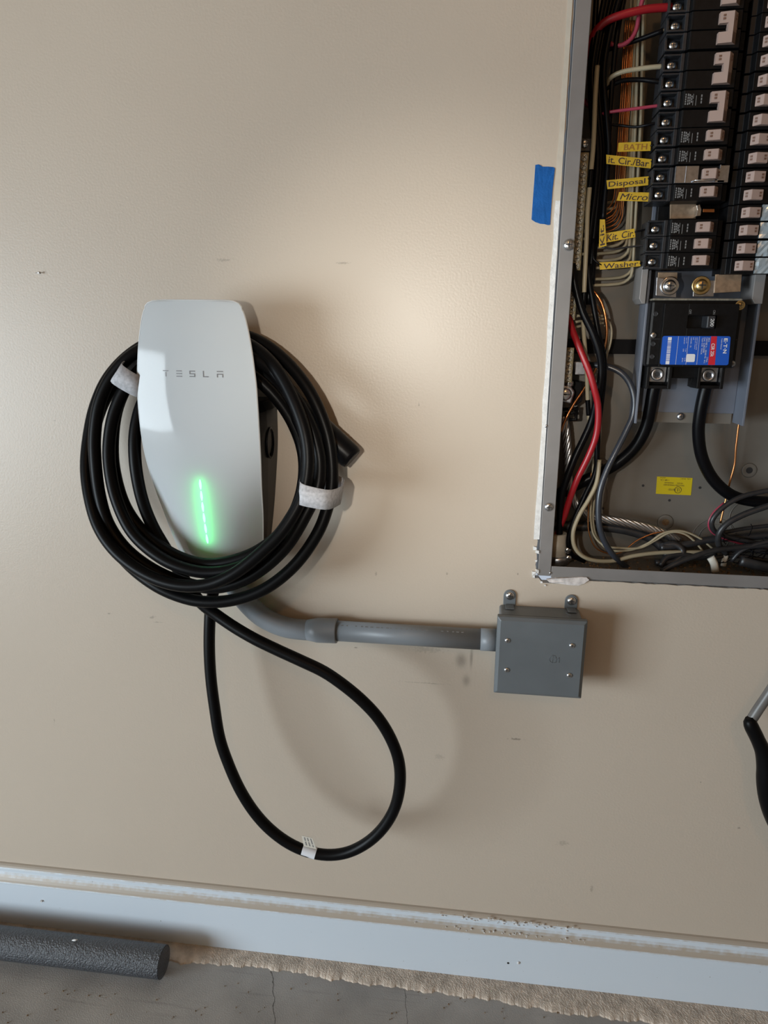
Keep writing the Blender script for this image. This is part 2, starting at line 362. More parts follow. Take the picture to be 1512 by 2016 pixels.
S_WASH = screw_mesh('washer_screw_head', M['steel'], washer=True)
S_BAR = screw_mesh('bar_screw_head', M['nickel'])
S_BRASS = screw_mesh('brass_screw_head', M['brass'], washer=True)

# ------------------------------------------------------------------ the room
def struct(o): o['kind'] = 'structure'; return o
X0, X1, YB, ZT = -3.1, 3.0, -4.4, 2.6
hl = (at(1128,0).x + at(1059,1120).x)/2 - 0.0005           # panel opening in the wall
hb = at(1285,1150).z
HX1, HZ1 = hl+0.375, 1.62
mb = MB()
left = []; zz = hb
while zz < HZ1:
    left.append((hl+random.uniform(-.0007,.0007) - (0.0016 if zz < hb+0.06 and random.random() < .5 else 0), zz)); zz += random.uniform(.004,.012)
left.append((hl, HZ1))
bot = []; xx = hl
while xx < HX1:
    bot.append((xx, hb + random.uniform(-.0008,.0006) - (0.006 if hl+0.008 < xx < hl+0.05 else 0))); xx += random.uniform(.004,.012)
bot.append((HX1, hb)); bot[0] = left[0]
T = 0.0127
def wface(poly): mb.add([(x,0,z) for x,z in poly], [list(range(len(poly)))])
wface([(X0,0),(X0,ZT),(hl,ZT)]+left[::-1]+[(left[0][0],0)])
wface([(left[0][0],0)]+bot+[(HX1,0)])
wface([(HX1,0),(HX1,HZ1),(HX1,ZT),(X1,ZT),(X1,0)])
wface([(hl,HZ1),(hl,ZT),(HX1,ZT),(HX1,HZ1)])
loop = left[::-1]+bot[1:]
mb.add([(x,0,z) for x,z in loop]+[(x,T,z) for x,z in loop], [(i,i+1,len(loop)+i+1,len(loop)+i) for i in range(len(loop)-1)], 1)
wall = struct(mb.build('wall_back', [M['wall'], M['plaster']], origin=(0,0,0)))
struct(MB().add([(X0,YB,0),(X1,YB,0),(X1,0.15,0),(X0,0.15,0)], [(0,1,2,3)]).build('floor', M['floor'], origin=(0,0,0)))
struct(MB().add([(X0,YB,ZT),(X1,YB,ZT),(X1,0,ZT),(X0,0,ZT)], [(3,2,1,0)]).build('ceiling', M['ceiling'], origin=(0,0,0)))
struct(MB().box((X1,YB,0),(X1+.1,0,ZT)).build('wall_right', M['other_wall']))
struct(MB().box((X0,YB,0),(X1,YB-.1,ZT)).build('wall_front', M['other_wall']))
struct(MB().box((X0,-1.48,0),(X0-.1,0,ZT)).box((X0,-4.02,1.24),(X0-.1,-1.48,ZT)).box((X0,YB,0),(X0-.1,-4.02,ZT)).build('wall_left', M['other_wall']))

# baseboard: profile of (p, z)
prof = [(0,.1168),(.0030,.1160),(.0055,.1140),(.0072,.1118),(.0080,.1095),(.0082,.1060),(.0086,.1040),(.0100,.1000),(.0120,.0960),(.0142,.0925),(.0160,.0902),(.0166,.0885),(.0166,.0870),(.0160,.0860),(.0160,.0020),(.0150,.0),(0,0)]
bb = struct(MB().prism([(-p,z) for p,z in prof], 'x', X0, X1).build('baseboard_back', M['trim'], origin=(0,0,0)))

# rough mortar lip left between the slab and the baseboard
edge = [(340,1895),(370,1897),(450,1901),(530,1908),(585,1916),(640,1927),(700,1936),(756,1942),(850,1955),(910,1963),(970,1970),(1040,1984),(1100,1995),(1180,2004),(1250,2012),(1400,2032)]
E2 = [fl(*q) for q in edge]
def edge_y(x):
    for a, b in zip(E2, E2[1:]):
        if a.x <= x <= b.x: return a.y+(b.y-a.y)*(x-a.x)/(b.x-a.x)
    return E2[0].y if x < E2[0].x else E2[-1].y
mb = MB(); nx, ny = 1000, 24; x_a, x_b = -0.95, 0.62; vs = []
for i in range(nx+1):
    x = x_a+(x_b-x_a)*i/nx; ye = edge_y(x)+random.uniform(-.0006,.0006)+.0016*math.sin(x*190)*math.sin(x*317+2)+.0025*math.sin(x*61)*math.sin(x*143+1)
    for j in range(ny+1):
        t = j/ny; y = -0.0130+(ye+0.0130)*t
        z = 0.0012+0.0042*(1-t**6)*(0.8+0.2*random.random()) if j < ny else -0.0005
        vs.append((x+random.uniform(-.0004,.0004), y, z if j else 0.005))
mb.add(vs, [(i*(ny+1)+j, (i+1)*(ny+1)+j, (i+1)*(ny+1)+j+1, i*(ny+1)+j+1) for i in range(nx) for j in range(ny)])
struct(mb.build('trim_1', M['mortar']))

# bare plaster along the cut edge of the wall
def edge_strip(ys, wpx, m, nm):
    mb = MB(); a_, b_ = [], []
    for y in ys:
        xr = 1128-(69/1120)*y; wd = wpx + random.uniform(-1.8,1.8)
        a_.append(at(xr-wd, y, .0010)); b_.append(at(xr-0.6, y, .0014))
    n = len(ys)
    mb.add(a_+b_+[Vector((v.x,-0.0001,v.z)) for v in a_]+[Vector((v.x,-0.0001,v.z)) for v in b_],
      [(i,i+1,n+i+1,n+i) for i in range(n-1)]+[(2*n+i,i,i+1,2*n+i+1)[::-1] for i in range(n-1)]+[(n+i,3*n+i,3*n+i+1,n+i+1) for i in range(n-1)])
    mb.build(nm, m, wall)
edge_strip([-20,40,110,180,250,320,395], 11, M['paint_edge'], 'painted_edge')
edge_strip([395,430,470,500,540,590,640,690,740,790,840,890,940,990,1030,1062], 10.5, M['plaster'], 'plaster_edge')
def crumb(mb, c, r, mi=0):
    c = Vector(c); vs = [c+Vector((random.uniform(.5,1)*sx, random.uniform(.5,1)*sy, random.uniform(.5,1)*sz))*r for sx in (-1,1) for sy in (-1,1) for sz in (-1,1)]
    mb.add(vs, [(0,1,3,2),(4,6,7,5),(0,4,5,1),(2,3,7,6),(0,2,6,4),(1,5,7,3)], mi)
mb = MB()
for q, r in (((1053,1079),.0028),((1058,1086),.0030),((1052,1128),.0032),((1058,1124),.0030),((1050,1134),.0022),((1056,1104),.0014),((1066,1146),.0018),((1073,1152),.0014)):
    crumb(mb, at(*q,.0012), r)
mb.build('broken_plaster', M['plaster'], wall)
mb = MB()
tp = [(1076,1141),(1095,1139),(1120,1138),(1145,1136),(1155,1137),(1160,1142),(1150,1149),(1138,1153),(1120,1152),(1100,1149),(1082,1147)]
c = at(1118,1145,.005)
ring = [at(*q, .0015+random.uniform(0,.004)) for q in tp]; rb = [Vector((v.x, 0, v.z)) for v in ring]; k = len(ring)
mb.add(ring+[c]+rb, [(i,(i+1)%k,k) for i in range(k)]+[(i,k+1+i,k+1+(i+1)%k,(i+1)%k) for i in range(k)])
mb.build('torn_paper', M['torn_paper'], wall)

# ------------------------------------------------------------------ wall charger
XC = -0.3385; ZTOP, ZBOT = 1.0395, 0.690
def lerp_tab(tab, z):
    if z >= tab[0][0]: return tab[0][1]
    for (z0,v0),(z1,v1) in zip(tab, tab[1:]):
        if z0 >= z >= z1:
            t = (z0-z)/(z0-z1); t = t*t*(3-2*t) if False else t
            return v0+(v1-v0)*t
    return tab[-1][1]
HW = [(1.0395,.040),(1.0385,.050),(1.036,.0565),(1.032,.0600),(1.026,.0630),(1.0,.0685),(.975,.0722),(.94,.0757),(.905,.0765),(.876,.0764),(.85,.0755),(.828,.0737),(.80,.0712),(.772,.0685),(.74,.0645),(.713,.0605),(.700,.0570),(.693,.050),(.690,.042)]
PC = [(1.0395,.0925),(1.03,.0945),(1.0,.0985),(.95,.1010),(.90,.1020),(.85,.1010),(.80,.0965),(.76,.0900),(.72,.0810),(.690,.0730)]
PE = [(1.0395,.0900),(1.0,.0925),(.94,.0945),(.90,.0940),(.86,.0900),(.83,.0830),(.80,.0740),(.77,.0610),(.74,.0520),(.715,.0420),(.690,.0360)]
def smooth_tab(tab, z, d=0.008): return sum(lerp_tab(tab, max(min(z+k*d, ZTOP), ZBOT)) for k in (-2,-1,0,1,2))/5
def hw(z): return lerp_tab(HW, z) if z > 1.03 or z < .70 else smooth_tab(HW, z, .004)
def face_p(u, z):
    pc, pe = smooth_tab(PC, z), smooth_tab(PE, z)
    return pe+(pc-pe)*(1-abs(u)**2.2)
t_ch = thing('wall_charger', 'white glass electric car wall charger with a lit green light bar', 'charger', (XC, 0, ZBOT))
rows = [ZTOP, 1.0391, 1.0385, 1.0372, 1.036, 1.034, 1.032, 1.029, 1.026] + [1.026-i*(1.026-.700)/56 for i in range(1,57)] + [.6975,.695,.693,.6915,.690]
NU = 28
def face_pt(u, z, off=0.0): return Vector((XC+u*hw(z), -(face_p(u,z)+off), z))
mb = MB(); vs = [face_pt(-1+2*j/NU, z) for z in rows for j in range(NU+1)]
mb.add(vs, [(i*(NU+1)+j,(i+1)*(NU+1)+j,(i+1)*(NU+1)+j+1,i*(NU+1)+j+1) for i in range(len(rows)-1) for j in range(NU)], smooth=True)
mb.build('glass_face', M['glass_face'], t_ch)
# rim running round the face: bright front bead then dark return
path = [(-1,z) for z in rows]+[(-1+2*j/NU, ZBOT) for j in range(1,NU)]+[(1,z) for z in rows[::-1]]+[(1-2*j/NU, ZTOP) for j in range(1,NU)]
n = len(path)
def rim_pt(k, grow, off):
    u, z = path[k]; v = face_pt(u, z, off); d = Vector((v.x-XC, 0, (v.z-0.87)*0.55)); d.normalize(); return v+d*grow
rings = [[rim_pt(k, g_, o_) for k in range(n)] for g_, o_ in ((0.0,0.0002),(0.0010,-0.0004),(0.0014,-0.0016),(0.0010,-0.0028),(0.0002,-0.0034))]
mb = MB(); mb.add([v for r in rings for v in r], [(i*n+k,i*n+(k+1)%n,(i+1)*n+(k+1)%n,(i+1)*n+k) for i in range(4) for k in range(n)], smooth=True)
mb.build('rim', M['white_glass_rim'], t_ch)
rings = [[rim_pt(k, g_, o_) for k in range(n)] for g_, o_ in ((-0.0004,-0.0032),(-0.0008,-0.0075),(-0.004,-0.0085))]
mb = MB(); mb.add([v for r in rings for v in r], [(i*n+k,i*n+(k+1)%n,(i+1)*n+(k+1)%n,(i+1)*n+k) for i in range(2) for k in range(n)], smooth=True)
mb.build('back_shell', M['black_plastic'], t_ch)
# housing: full width from below the cable groove downwards, narrow at the bottom
ZG = 0.918
hz = [ZG,.915,.905]+[.905-i*(.905-.70)/20 for i in range(1,21)]+[.694]
def hside(z):
    wmax = min(0.0752, hw(z)-0.001) if z < ZG else 0.07
    if z > .912: wmax = .070
    return wmax
vsF, mb = [], MB()
sec = 9
for z in hz:
    ww = hside(z); pe = min(smooth_tab(PE,z), smooth_tab(PC,z))-0.0085
    pr = [(-ww, 0.0),(-ww, 0.012),(-ww-0.0002, pe*0.6),(-ww*0.985, pe),(0, pe+0.001),(ww*0.985, pe),(ww+0.0002, pe*0.6),(ww, 0.012),(ww, 0.0)]
    vsF += [(XC+x, -p-0.0002, z) for x,p in pr]
nz = len(hz)
mb.add(vsF, [(i*sec+k,i*sec+k+1,(i+1)*sec+k+1,(i+1)*sec+k) for i in range(nz-1) for k in range(sec-1)]+[list(range(sec))[::-1],[(nz-1)*sec+k for k in range(sec)]])
hou = mb.build('housing', M['black_plastic'], t_ch, bevel=0.002)
# neck that carries the upper part of the face above the cable groove
MB().box((XC-.030,-.086,.905),(XC+.030,-.062+.0,1.005)).build('neck', M['black_plastic'], t_ch, bevel=.004)
# oval plug holster on the right side
mb = MB(); hc = Vector((XC+.0757, -.040, .862))
ringo = [Vector((hc.x+.0010, hc.y+.017*math.cos(a), hc.z+.021*math.sin(a))) for a in [2*math.pi*k/28 for k in range(28)]]
ringi = [Vector((hc.x+.0012, hc.y+.0145*math.cos(a), hc.z+.0185*math.sin(a))) for a in [2*math.pi*k/28 for k in range(28)]]
ringb = [Vector((hc.x+.0001, v.y, v.z)) for v in ringo]; ringd = [Vector((hc.x-.004, v.y, v.z)) for v in ringi]
mb.add(ringb+ringo+ringi+ringd, [(r*28+k,r*28+(k+1)%28,(r+1)*28+(k+1)%28,(r+1)*28+k) for r in range(3) for k in range(28)]+[[84+k for k in range(28)]], smooth=True)
mb.build('plug_holster', M['black_rubber'], t_ch)
# lettering: spaced capitals, drawn stroke by stroke on the glass
def bar(mb, xa, xb, za, zb):
    o = 0.00035; m_ = 3
    for i in range(m_):
        x_0 = xa+(xb-xa)*i/m_; x_1 = xa+(xb-xa)*(i+1)/m_
        mb.add([face_pt((x-XC)/hw(z), z, o) for x,z in ((x_0,za),(x_1,za),(x_1,zb),(x_0,zb))], [(0,1,2,3)])
zt, zb_ = 0.9575, 0.9500; zm = (zt+zb_)/2; th = .0011
def px_x(px): return at(px, 734, .1005).x
lx = [(320,331.5),(347,358),(373,384),(399.5,410.5),(426.5,438.5)]
for ch, (pa, pb) in zip('TESLA', lx):
    xa, xb = px_x(pa), px_x(pb); mb = MB(); xm = (xa+xb)/2
    if ch == 'T': bar(mb,xa,xb,zt-th,zt); bar(mb,xm-th/2,xm+th/2,zb_,zt-.0022)
    if ch == 'E':
        for zc in (zt-th/2, zm, zb_+th/2): bar(mb,xa,xb,zc-th/2,zc+th/2)
    if ch == 'S':
        for zc in (zt-th/2, zm, zb_+th/2): bar(mb,xa,xb,zc-th/2,zc+th/2)
        bar(mb,xa,xa+th,zm,zt); bar(mb,xb-th,xb,zb_,zm)
    if ch == 'L': bar(mb,xa,xa+th,zb_,zt); bar(mb,xa,xb,zb_,zb_+th)
    if ch == 'A': bar(mb,xa,xb,zt-th,zt); bar(mb,xa,xb,zm-th/2,zm+th/2); bar(mb,xa,xa+th,zb_,zm); bar(mb,xb-th,xb,zb_,zm)
    mb.build('letter', M['letter_grey'], t_ch)
# light bar: six lens shaped segments with the strip that lights the glass from behind
zl0 = at(393,943,.100).z; zl1 = at(410,1072,.086).z
for i in range(6):
    za = zl0+(zl1-zl0)*(i+.06)/6; zb2 = zl0+(zl1-zl0)*(i+.94)/6; mb = MB(); k = 8; L_, R_ = [], []
    for j in range(k+1):
        z = za+(zb2-za)*j/k; wd = .0017*math.sin(math.pi*(0.12+0.76*j/k))
        L_.append(face_pt((-wd)/hw(z), z, .0004)); R_.append(face_pt(wd/hw(z), z, .0004))
    mb.add(L_+R_, [(j,j+1,k+1+j+1,k+1+j) for j in range(k)]); mb.build('light_segment', M['led'], t_ch)
gl = bpy.data.lights.new('light_bar_glow', 'AREA'); gl.shape = 'RECTANGLE'; gl.size = .003; gl.size_y = abs(zl0-zl1)*.96; gl.energy = 0.07; gl.color = (0.03,1.0,0.18)
go = bpy.data.objects.new('light_bar_glow', gl); col.objects.link(go); zc = (zl0+zl1)/2
pa = face_pt(0, zl0); pb = face_pt(0, zl1); dirn = (pb-pa).normalized(); nn = Vector((0, dirn.z, -dirn.y)).normalized()
if nn.y > 0: nn = -nn
go.matrix_world = Matrix.Translation((pa+pb)/2 - nn*.0100) @ Matrix((Vector((1,0,0)), (-nn).cross(Vector((1,0,0))), -nn)).transposed().to_4x4()

# ------------------------------------------------------------------ charging cable
drop = [(424,1140,.05),(420,1165,.055),(415,1190,.06),(413.5,1210,.062),(412,1271,.066),(415,1332,.07),(422.6,1393,.075),(433,1454,.08),(451.5,1508,.084),(474,1557,.088),(501.7,1600,.09),(532,1633,.092),(568.6,1660,.094),(605,1676,.095),(644.7,1683,.096),(684,1678,.097),(724,1658,.098),(757,1626,.1),(778.5,1587,.1),(787.7,1539,.1),(784.6,1496,.1),(769.4,1454,.1),(745,1414,.1),(714.7,1381,.1),(678,1350,.1),(638.6,1323,.098),(593,1301,.096),(547,1280,.092),(501.7,1258,.088),(462,1235,.082),(425.6,1210,.076),(398,1189,.074),(372,1155,.075),(350,1120,.078),(328,1083,.08),(300,1035,.083)]
coil = [(279,980,.085),(266,905,.083),(268,840,.075),(288,780,.064),(340,728,.055),(400,712,.05),(470,724,.048),(530,768,.045),(575,830,.04),(598,900,.04),(592,975,.055),(560,1040,.085),(510,1083,.103),(450,1106,.107),(400,1110,.105),(345,1093,.1),(290,1055,.09),(248,1000,.08),(226,930,.066),(222,870,.052),(232,800,.04),(260,745,.032),
 (310,705,.026),(380,690,.022),(450,695,.022),(510,730,.026),(563,790,.034),(600,860,.052),(604,905,.062),(598,975,.078),
 (570,1035,.1),(520,1090,.116),(460,1120,.121),(408,1127,.121),(360,1118,.12),(315,1097,.116),(262,1050,.106),(230,985,.095),(216,920,.088),(215,870,.083),(226,810,.077),(252,757,.072),
 (305,705,.066),(380,684,.062),(450,686,.062),(512,712,.066),(568,765,.074),(608,830,.08),(629,900,.084),(626,960,.094),(606,1005,.103),
 (560,1080,.112),(490,1137,.114),(420,1157,.113),(350,1143,.112),(295,1117,.108),(245,1077,.103),(213,1030,.098),(196,975,.093),(187,900,.088),(187,850,.084),(197,790,.079),(222,738,.074),(262,698,.068),
 (320,672,.054),(390,662,.046),(450,664,.046),(500,684,.056),(545,728,.074),(583,800,.092),(603,865,.102),(606,920,.108),(597,970,.115),
 (583,1003,.12),(552,1050,.128),(525,1078,.132),(460,1130,.138),(408,1151,.138),(350,1152,.136),(290,1132,.13),(230,1088,.119),(195,1038,.107),(177,980,.094),(170,920,.08),(175,860,.066),(188,800,.055),(213,745,.046),(258,697,.04),
 (320,664,.034),(400,652,.03),(460,656,.03),(512,673,.034),(567,716,.045),(612,775,.056),(642,845,.064),(653,905,.07),(653,960,.075),(643,1005,.08),
 (625,1050,.086),(580,1113,.094),(520,1160,.1),(460,1181,.102),(408,1185,.102),(365,1178,.1),(310,1155,.096),(250,1108,.085),(204,1045,.07),(184,980,.058),(178,900,.048),(187,840,.04),(210,780,.032),(255,722,.026),(330,690,.02),(420,690,.017),(480,712,.018),(515,742,.022)]
t_cb = thing('charging_cable', 'thick black charging cable coiled round the white charger with a hanging loop', 'cable', at(410,1140,.05))
CR = 0.0080
MB().tube(px_spline(drop+coil, .006), CR, 14).build('cable', M['black_rubber'], t_cb)
# plug handle tucked behind the coil
ha, hb_ = at(512,738,.022), at(694,903,.040)
hd = hb_-ha; mb = MB(); hp = [ha+hd*t for t in (0,.12,.3,.5,.7,.86,.97,1.0)]
mb.tube(hp, [.010,.013,.0155,.017,.0175,.0170,.0165,.0150], 20)
plug = mb.build('plug_handle', M['black_plastic'], t_cb)
MB().tube([ha+hd*1.0, ha+hd*1.004], [.0138,.0136], 18).build('plug_face', M['slot_dark'], plug)
# fabric wraps round the bundle
def wrap(name, corners, p0, p1, label):
    """corners: outer-top, inner-top, inner-bottom, outer-bottom pixels; band from back depth p0 to front depth p1"""
    a, b, c_, d = corners; k = 14; mb = MB(); top, bot_ = [], []
    for j in range(2*k):
        t = j/k
        if t <= 1: s_, pp = t, p1 + .0035*math.sin(math.pi*t)
        else: s_, pp = 2-t, p0
        pin = (1-abs(2*s_-1)**6); pp = (p0+p1)/2+(pp-(p0+p1)/2)*(0.12+0.88*pin)
        def mixp(u, v): return (u[0]+(v[0]-u[0])*s_, u[1]+(v[1]-u[1])*s_)
        # the outline is measured at the front; keep the band's world x,z when it goes behind
        q = at(*mixp(a,b), p1); top.append(Vector((q.x, -pp, q.z)))
        q = at(*mixp(d,c_), p1); bot_.append(Vector((q.x, -pp, q.z)))
    m_ = 2*k
    mb.add(top+bot_, [(j,(j+1)%m_,m_+(j+1)%m_,m_+j) for j in range(m_)], smooth=True)
    o = mb.build(name, M['wrap_grey'], t_cb)
    so = o.modifiers.new('thickness', 'SOLIDIFY'); so.thickness = .0012; so.offset = 1
    o['label'] = label; return o
wrap('cable_wrap', [(664,968),(580,949),(573,990),(658,1006)], .045, .124, 'pale grey fabric wrap round the right of the coil')
wrap('cable_wrap', [(231,711),(285,746),(283,790),(206,745)], .022, .094, 'grey fabric wrap at the upper left of the coil')
# paper tag looped round the hanging loop
c0, c1 = at(596,1671.5,.0947), at(622,1680,.0952)
MB().tube([c0, c1], [CR*1.07]*2, 18, caps=False).build('paper_tag', M['paper_white'], t_cb)
tq = [at(593.5,1645,.100), at(615,1650,.100), at(623,1672,.102), at(598,1666,.102)]
mb = MB(); mb.add(tq+[v+Vector((0,.0004,0)) for v in tq], [(0,1,2,3),(7,6,5,4),(0,4,5,1),(1,5,6,2),(2,6,7,3),(3,7,4,0)])
flag = mb.build('paper_tab', M['paper'], t_cb)
mb = MB()
for s_, rr in ((.25,((.1,.42),(.5,.85))),(.52,((.1,.4),(.48,.85))),(.8,((.08,.6),(.68,.85)))):
    for r0, r1 in rr:
        def tp_(a, b): return tq[0].lerp(tq[1], a).lerp(tq[3].lerp(tq[2], a), b)+Vector((0,-.0002,0))
        mb.add([tp_(s_-.05,r0),tp_(s_+.05,r0),tp_(s_+.05,r1),tp_(s_-.05,r1)], [(0,1,2,3)])
mb.build('printed_marks', M['print_grey'], flag)

# ------------------------------------------------------------------ conduit
t_co = thing('conduit', 'grey plastic conduit bending from the charger across to the junction box', 'conduit', at(800,1250,.0))
PP = .0195; RC = .0146
el = px_spline([(452,1120,PP),(462,1152,PP),(487,1187,PP),(518,1215,PP),(560,1234,PP),(600,1240,PP),(622,1240.5,PP)], .004)
MB().tube(el, RC*1.01, 22).build('elbow', M['grey_pvc'], t_co)
b0, b1, b2, b3 = (at(*q) for q in ((604,1240.1,PP),(626,1240.6,PP),(662,1241.8,PP),(664,1241.9,PP)))
MB().tube([b0,b1,b2,b3], [RC,RC*1.22,RC*1.22,RC*1.19], 24).build('socket', M['grey_pvc'], t_co)
s0, s1 = at(655,1241.4,PP), at(952,1259,PP)
pip = MB().tube([s0,s1], RC, 24).build('straight_pipe', M['grey_pvc'], t_co)
mb = MB(); du = (s1-s0)
for k in range(26):
    t = .06+.86*k/26+random.uniform(0,.008); ln = random.uniform(.008,.022)
    if random.random() < .2: continue
    for th_ in (0.95,):
        def pt(tt, a): return s0+du*tt+Vector((0,-math.cos(a),math.sin(a)))*(RC*1.004)
        mb.add([pt(t,th_),pt(t+ln,th_),pt(t+ln,th_+.10),pt(t,th_+.10)], [(0,1,2,3)])
mb.build('printed_marks', M['print_grey'], pip)
a0, a1 = at(946,1258.6,PP), at(980,1260.5,PP)
MB().tube([a0,a1], RC*1.07, 24).build('box_adapter', M['grey_pvc'], t_co)

# ------------------------------------------------------------------ junction box
bl, br_, bt, bbm = 0.0428, 0.1590, 0.6422, 0.5305
t_jb = thing('junction_box', 'square grey steel junction box with a screwed cover below the breaker panel', 'junction box', ((bl+br_)/2, 0, bbm))
rot = math.radians(0.5)
dp = .0470; ins = .0042
mb = MB(); body = [(bl+ins,bbm+ins),(br_-ins,bbm+ins),(br_-ins,bt-ins),(bl+ins,bt-ins)]
mb.prism(body, 'y', -.0005, -dp)
mb.build('box_body', M['box_grey'], t_jb, bevel=.003, seg=3)
mb = MB()
cxj, czj = (bl+br_)/2, (bbm+bt)/2
def rr(g): return [(bl-g,bbm-g),(br_+g,bbm-g),(br_+g,bt+g),(bl-g,bt+g)]
MB().prism([(bl+.0006,bbm+.0006),(br_-.0006,bbm+.0006),(br_-.0006,bt-.0006),(bl+.0006,bt-.0006)], 'y', -.0455, -.0482).build('gap_shade', M['slot_dark'], t_jb)  # near-black sheet painting in the shade of the gap under the cover lip
rs_ = [(0.0,.0482),(0.0,.0545),(-.0045,.0580)]
vs = [(x,-p,z) for g_,p in rs_ for x,z in rr(g_)]
mb.add(vs, [(r*4+k,r*4+(k+1)%4,(r+1)*4+(k+1)%4,(r+1)*4+k) for r in range(2) for k in range(4)]+[[8,9,10,11]])
cov = mb.build('cover', M['box_grey'], t_jb, bevel=.0009, seg=2)
for q in ((999,1261),(1126,1271),(997.5,1319),(1120.8,1329.6)):
    inst(S_STEEL, 'cover_screw', t_jb, at(*q,.0580), .0038)
for q in ((1003.6,1171.5),(1124.4,1181.5)):
    c = at(*q,.0); mb = MB(); arc = [(c.x+.0085*math.cos(a), c.z+.0085*math.sin(a)) for a in [math.pi*k/12 for k in range(13)]]
    poly = arc+[(c.x-.0085, bt-.004),(c.x+.0085, bt-.004)]
    mb.prism(poly, 'y', -.0003, -.0028); ear = mb.build('mounting_ear', M['box_grey'], t_jb, bevel=.0006)
    inst(S_STEEL, 'mounting_screw', ear, (c.x,-.0028,c.z), .0062)
    mb = MB().box((c.x-.006,-.0200,bt-.0032),(c.x+.006,-.004,bt-.0022)); mb.build('ear_weld', M['box_grey'], t_jb, bevel=.0008)
# stamped maker's mark on the cover
mb = MB(); c = at(1089.5,1298,.0582)
mb.tube([c+Vector((.0052*math.cos(a),0,.0052*math.sin(a))) for a in [math.radians(60+i*12) for i in range(21)]], .0003, 6)
mb.tube([c+Vector((.0035,0,-.0045)), c+Vector((.0035,0,.0035)), c+Vector((-.0005,0,.0)), ], .0003, 6)
mb.tube([c+Vector((-.001,0,-.0055)), c+Vector((-.001,0,.0062))], .0003, 6)
mb.tube([c+Vector((.0035,0,-.001)), c+Vector((.0075,0,.003)), c+Vector((.0075,0,-.0045))], .0003, 6)
mb.build('stamped_mark', M['box_grey'], cov)
#PART2
# ------------------------------------------------------------------ breaker panel enclosure
eL = hl+0.0022; eB = at(1285,1143).z; eR = HX1-0.003; eT = HZ1-0.004; PB = .0945
fiL = at(1122,600).x; fiB = at(1285,1124).z
t_pn = thing('breaker_box', 'open grey steel breaker panel recessed in the wall with its cover off', 'electrical panel', ((eL+eR)/2, PB, eB))
mb = MB()
mb.box((eL,PB,eB),(eR,PB+.0015,eT)); mb.box((eL,.002,eB),(eL+.0015,PB,eT)); mb.box((eR-.0015,.002,eB),(eR,PB,eT))
mb.box((eL,.002,eB),(eR,PB,eB+.0015)); mb.box((eL,.002,eT-.0015),(eR,PB,eT))
mb.build('enclosure', M['panel_back'], t_pn)
MB().box((eL,-.0012,eB-.0005),(fiL,.0012,eT)).box((fiL-.0015,-.0005,eB+.006),(fiL,.010,eT)).build('left_flange', M['panel_grey'], t_pn, bevel=.0008)
MB().box((fiL+.0005,-.0006,eB-.003),(eR,.0014,fiB)).build('bottom_flange', M['panel_grey'], t_pn, bevel=.0006)
MB().box((eR-.017,-.0010,eB),(eR,.0012,eT)).build('right_flange', M['panel_grey'], t_pn, bevel=.0008)
MB().box((fiL,-.0006,eT-.017),(eR-.017,.0012,eT)).build('top_flange', M['panel_grey'], t_pn, bevel=.0008)
for q, r, s in (((1120,482),.0072,S_STEEL),((1080.5,998),.0062,S_STEEL),((1075.5,839),.0022,S_STEEL),((1083.5,1128),.0018,S_STEEL)):
    inst(s, 'flange_screw', t_pn, at(*q,.0012), r)
# holes, knockouts and bolt heads on the back
def ring_disc(name, q, r_out, prof_, m, p=-PB):
    return MB().lathe(at(*q,p)+Vector((0,-.0001,0)), (0,-1,0), [(r_out*a, b) for a,b in prof_], 26).build(name, m, t_pn)
for q in ((1266,956),(1378,960),(1318,985),(1187,1001)):
    MB().lathe(at(*q,-PB), (0,-1,0), [(.0019,0),(.0019,.0003)], 14).build('drill_hole', M['slot_dark'], t_pn)
for q, rr_ in (((1475,926),.0105),((1310,1028),.0115),((1182,918),.012)):
    mb = MB(); mb.lathe(at(*q,-PB), (0,-1,0), [(rr_,.0),(rr_*.9,.0012),(rr_*.55,.0002),(rr_*.5,.0002)], 26)
    mb.build('dimple', M['panel_back'], t_pn)
    MB().lathe(at(*q,-PB)+Vector((0,-.0003,0)), (0,-1,0), [(rr_*.42,0),(rr_*.42,.0004)], 18).build('mounting_hole', M['rust'] if q[0] == 1310 else M['slot_dark'], t_pn)
for q, rr_ in (((1475,1020),.038),((1475,1020),.027),((1405,1060),.030),((1405,1060),.021),((1160,975),.026)):
    c = at(*q,-PB); MB().tube([c+Vector((rr_*math.cos(a), -.0002, rr_*math.sin(a))) for a in [2*math.pi*k/40 for k in range(41)]], .0007, 6, caps=False).build('knockout_ring', M['panel_back'], t_pn)
# dark strap across the back
zb0, zb1 = at(1230,697,-.088).z, at(1230,668,-.088).z
MB().box((eL+.01,.0865,zb0),(eR-.01,.0895,zb1)).build('back_strap', M['black_plastic'], t_pn)
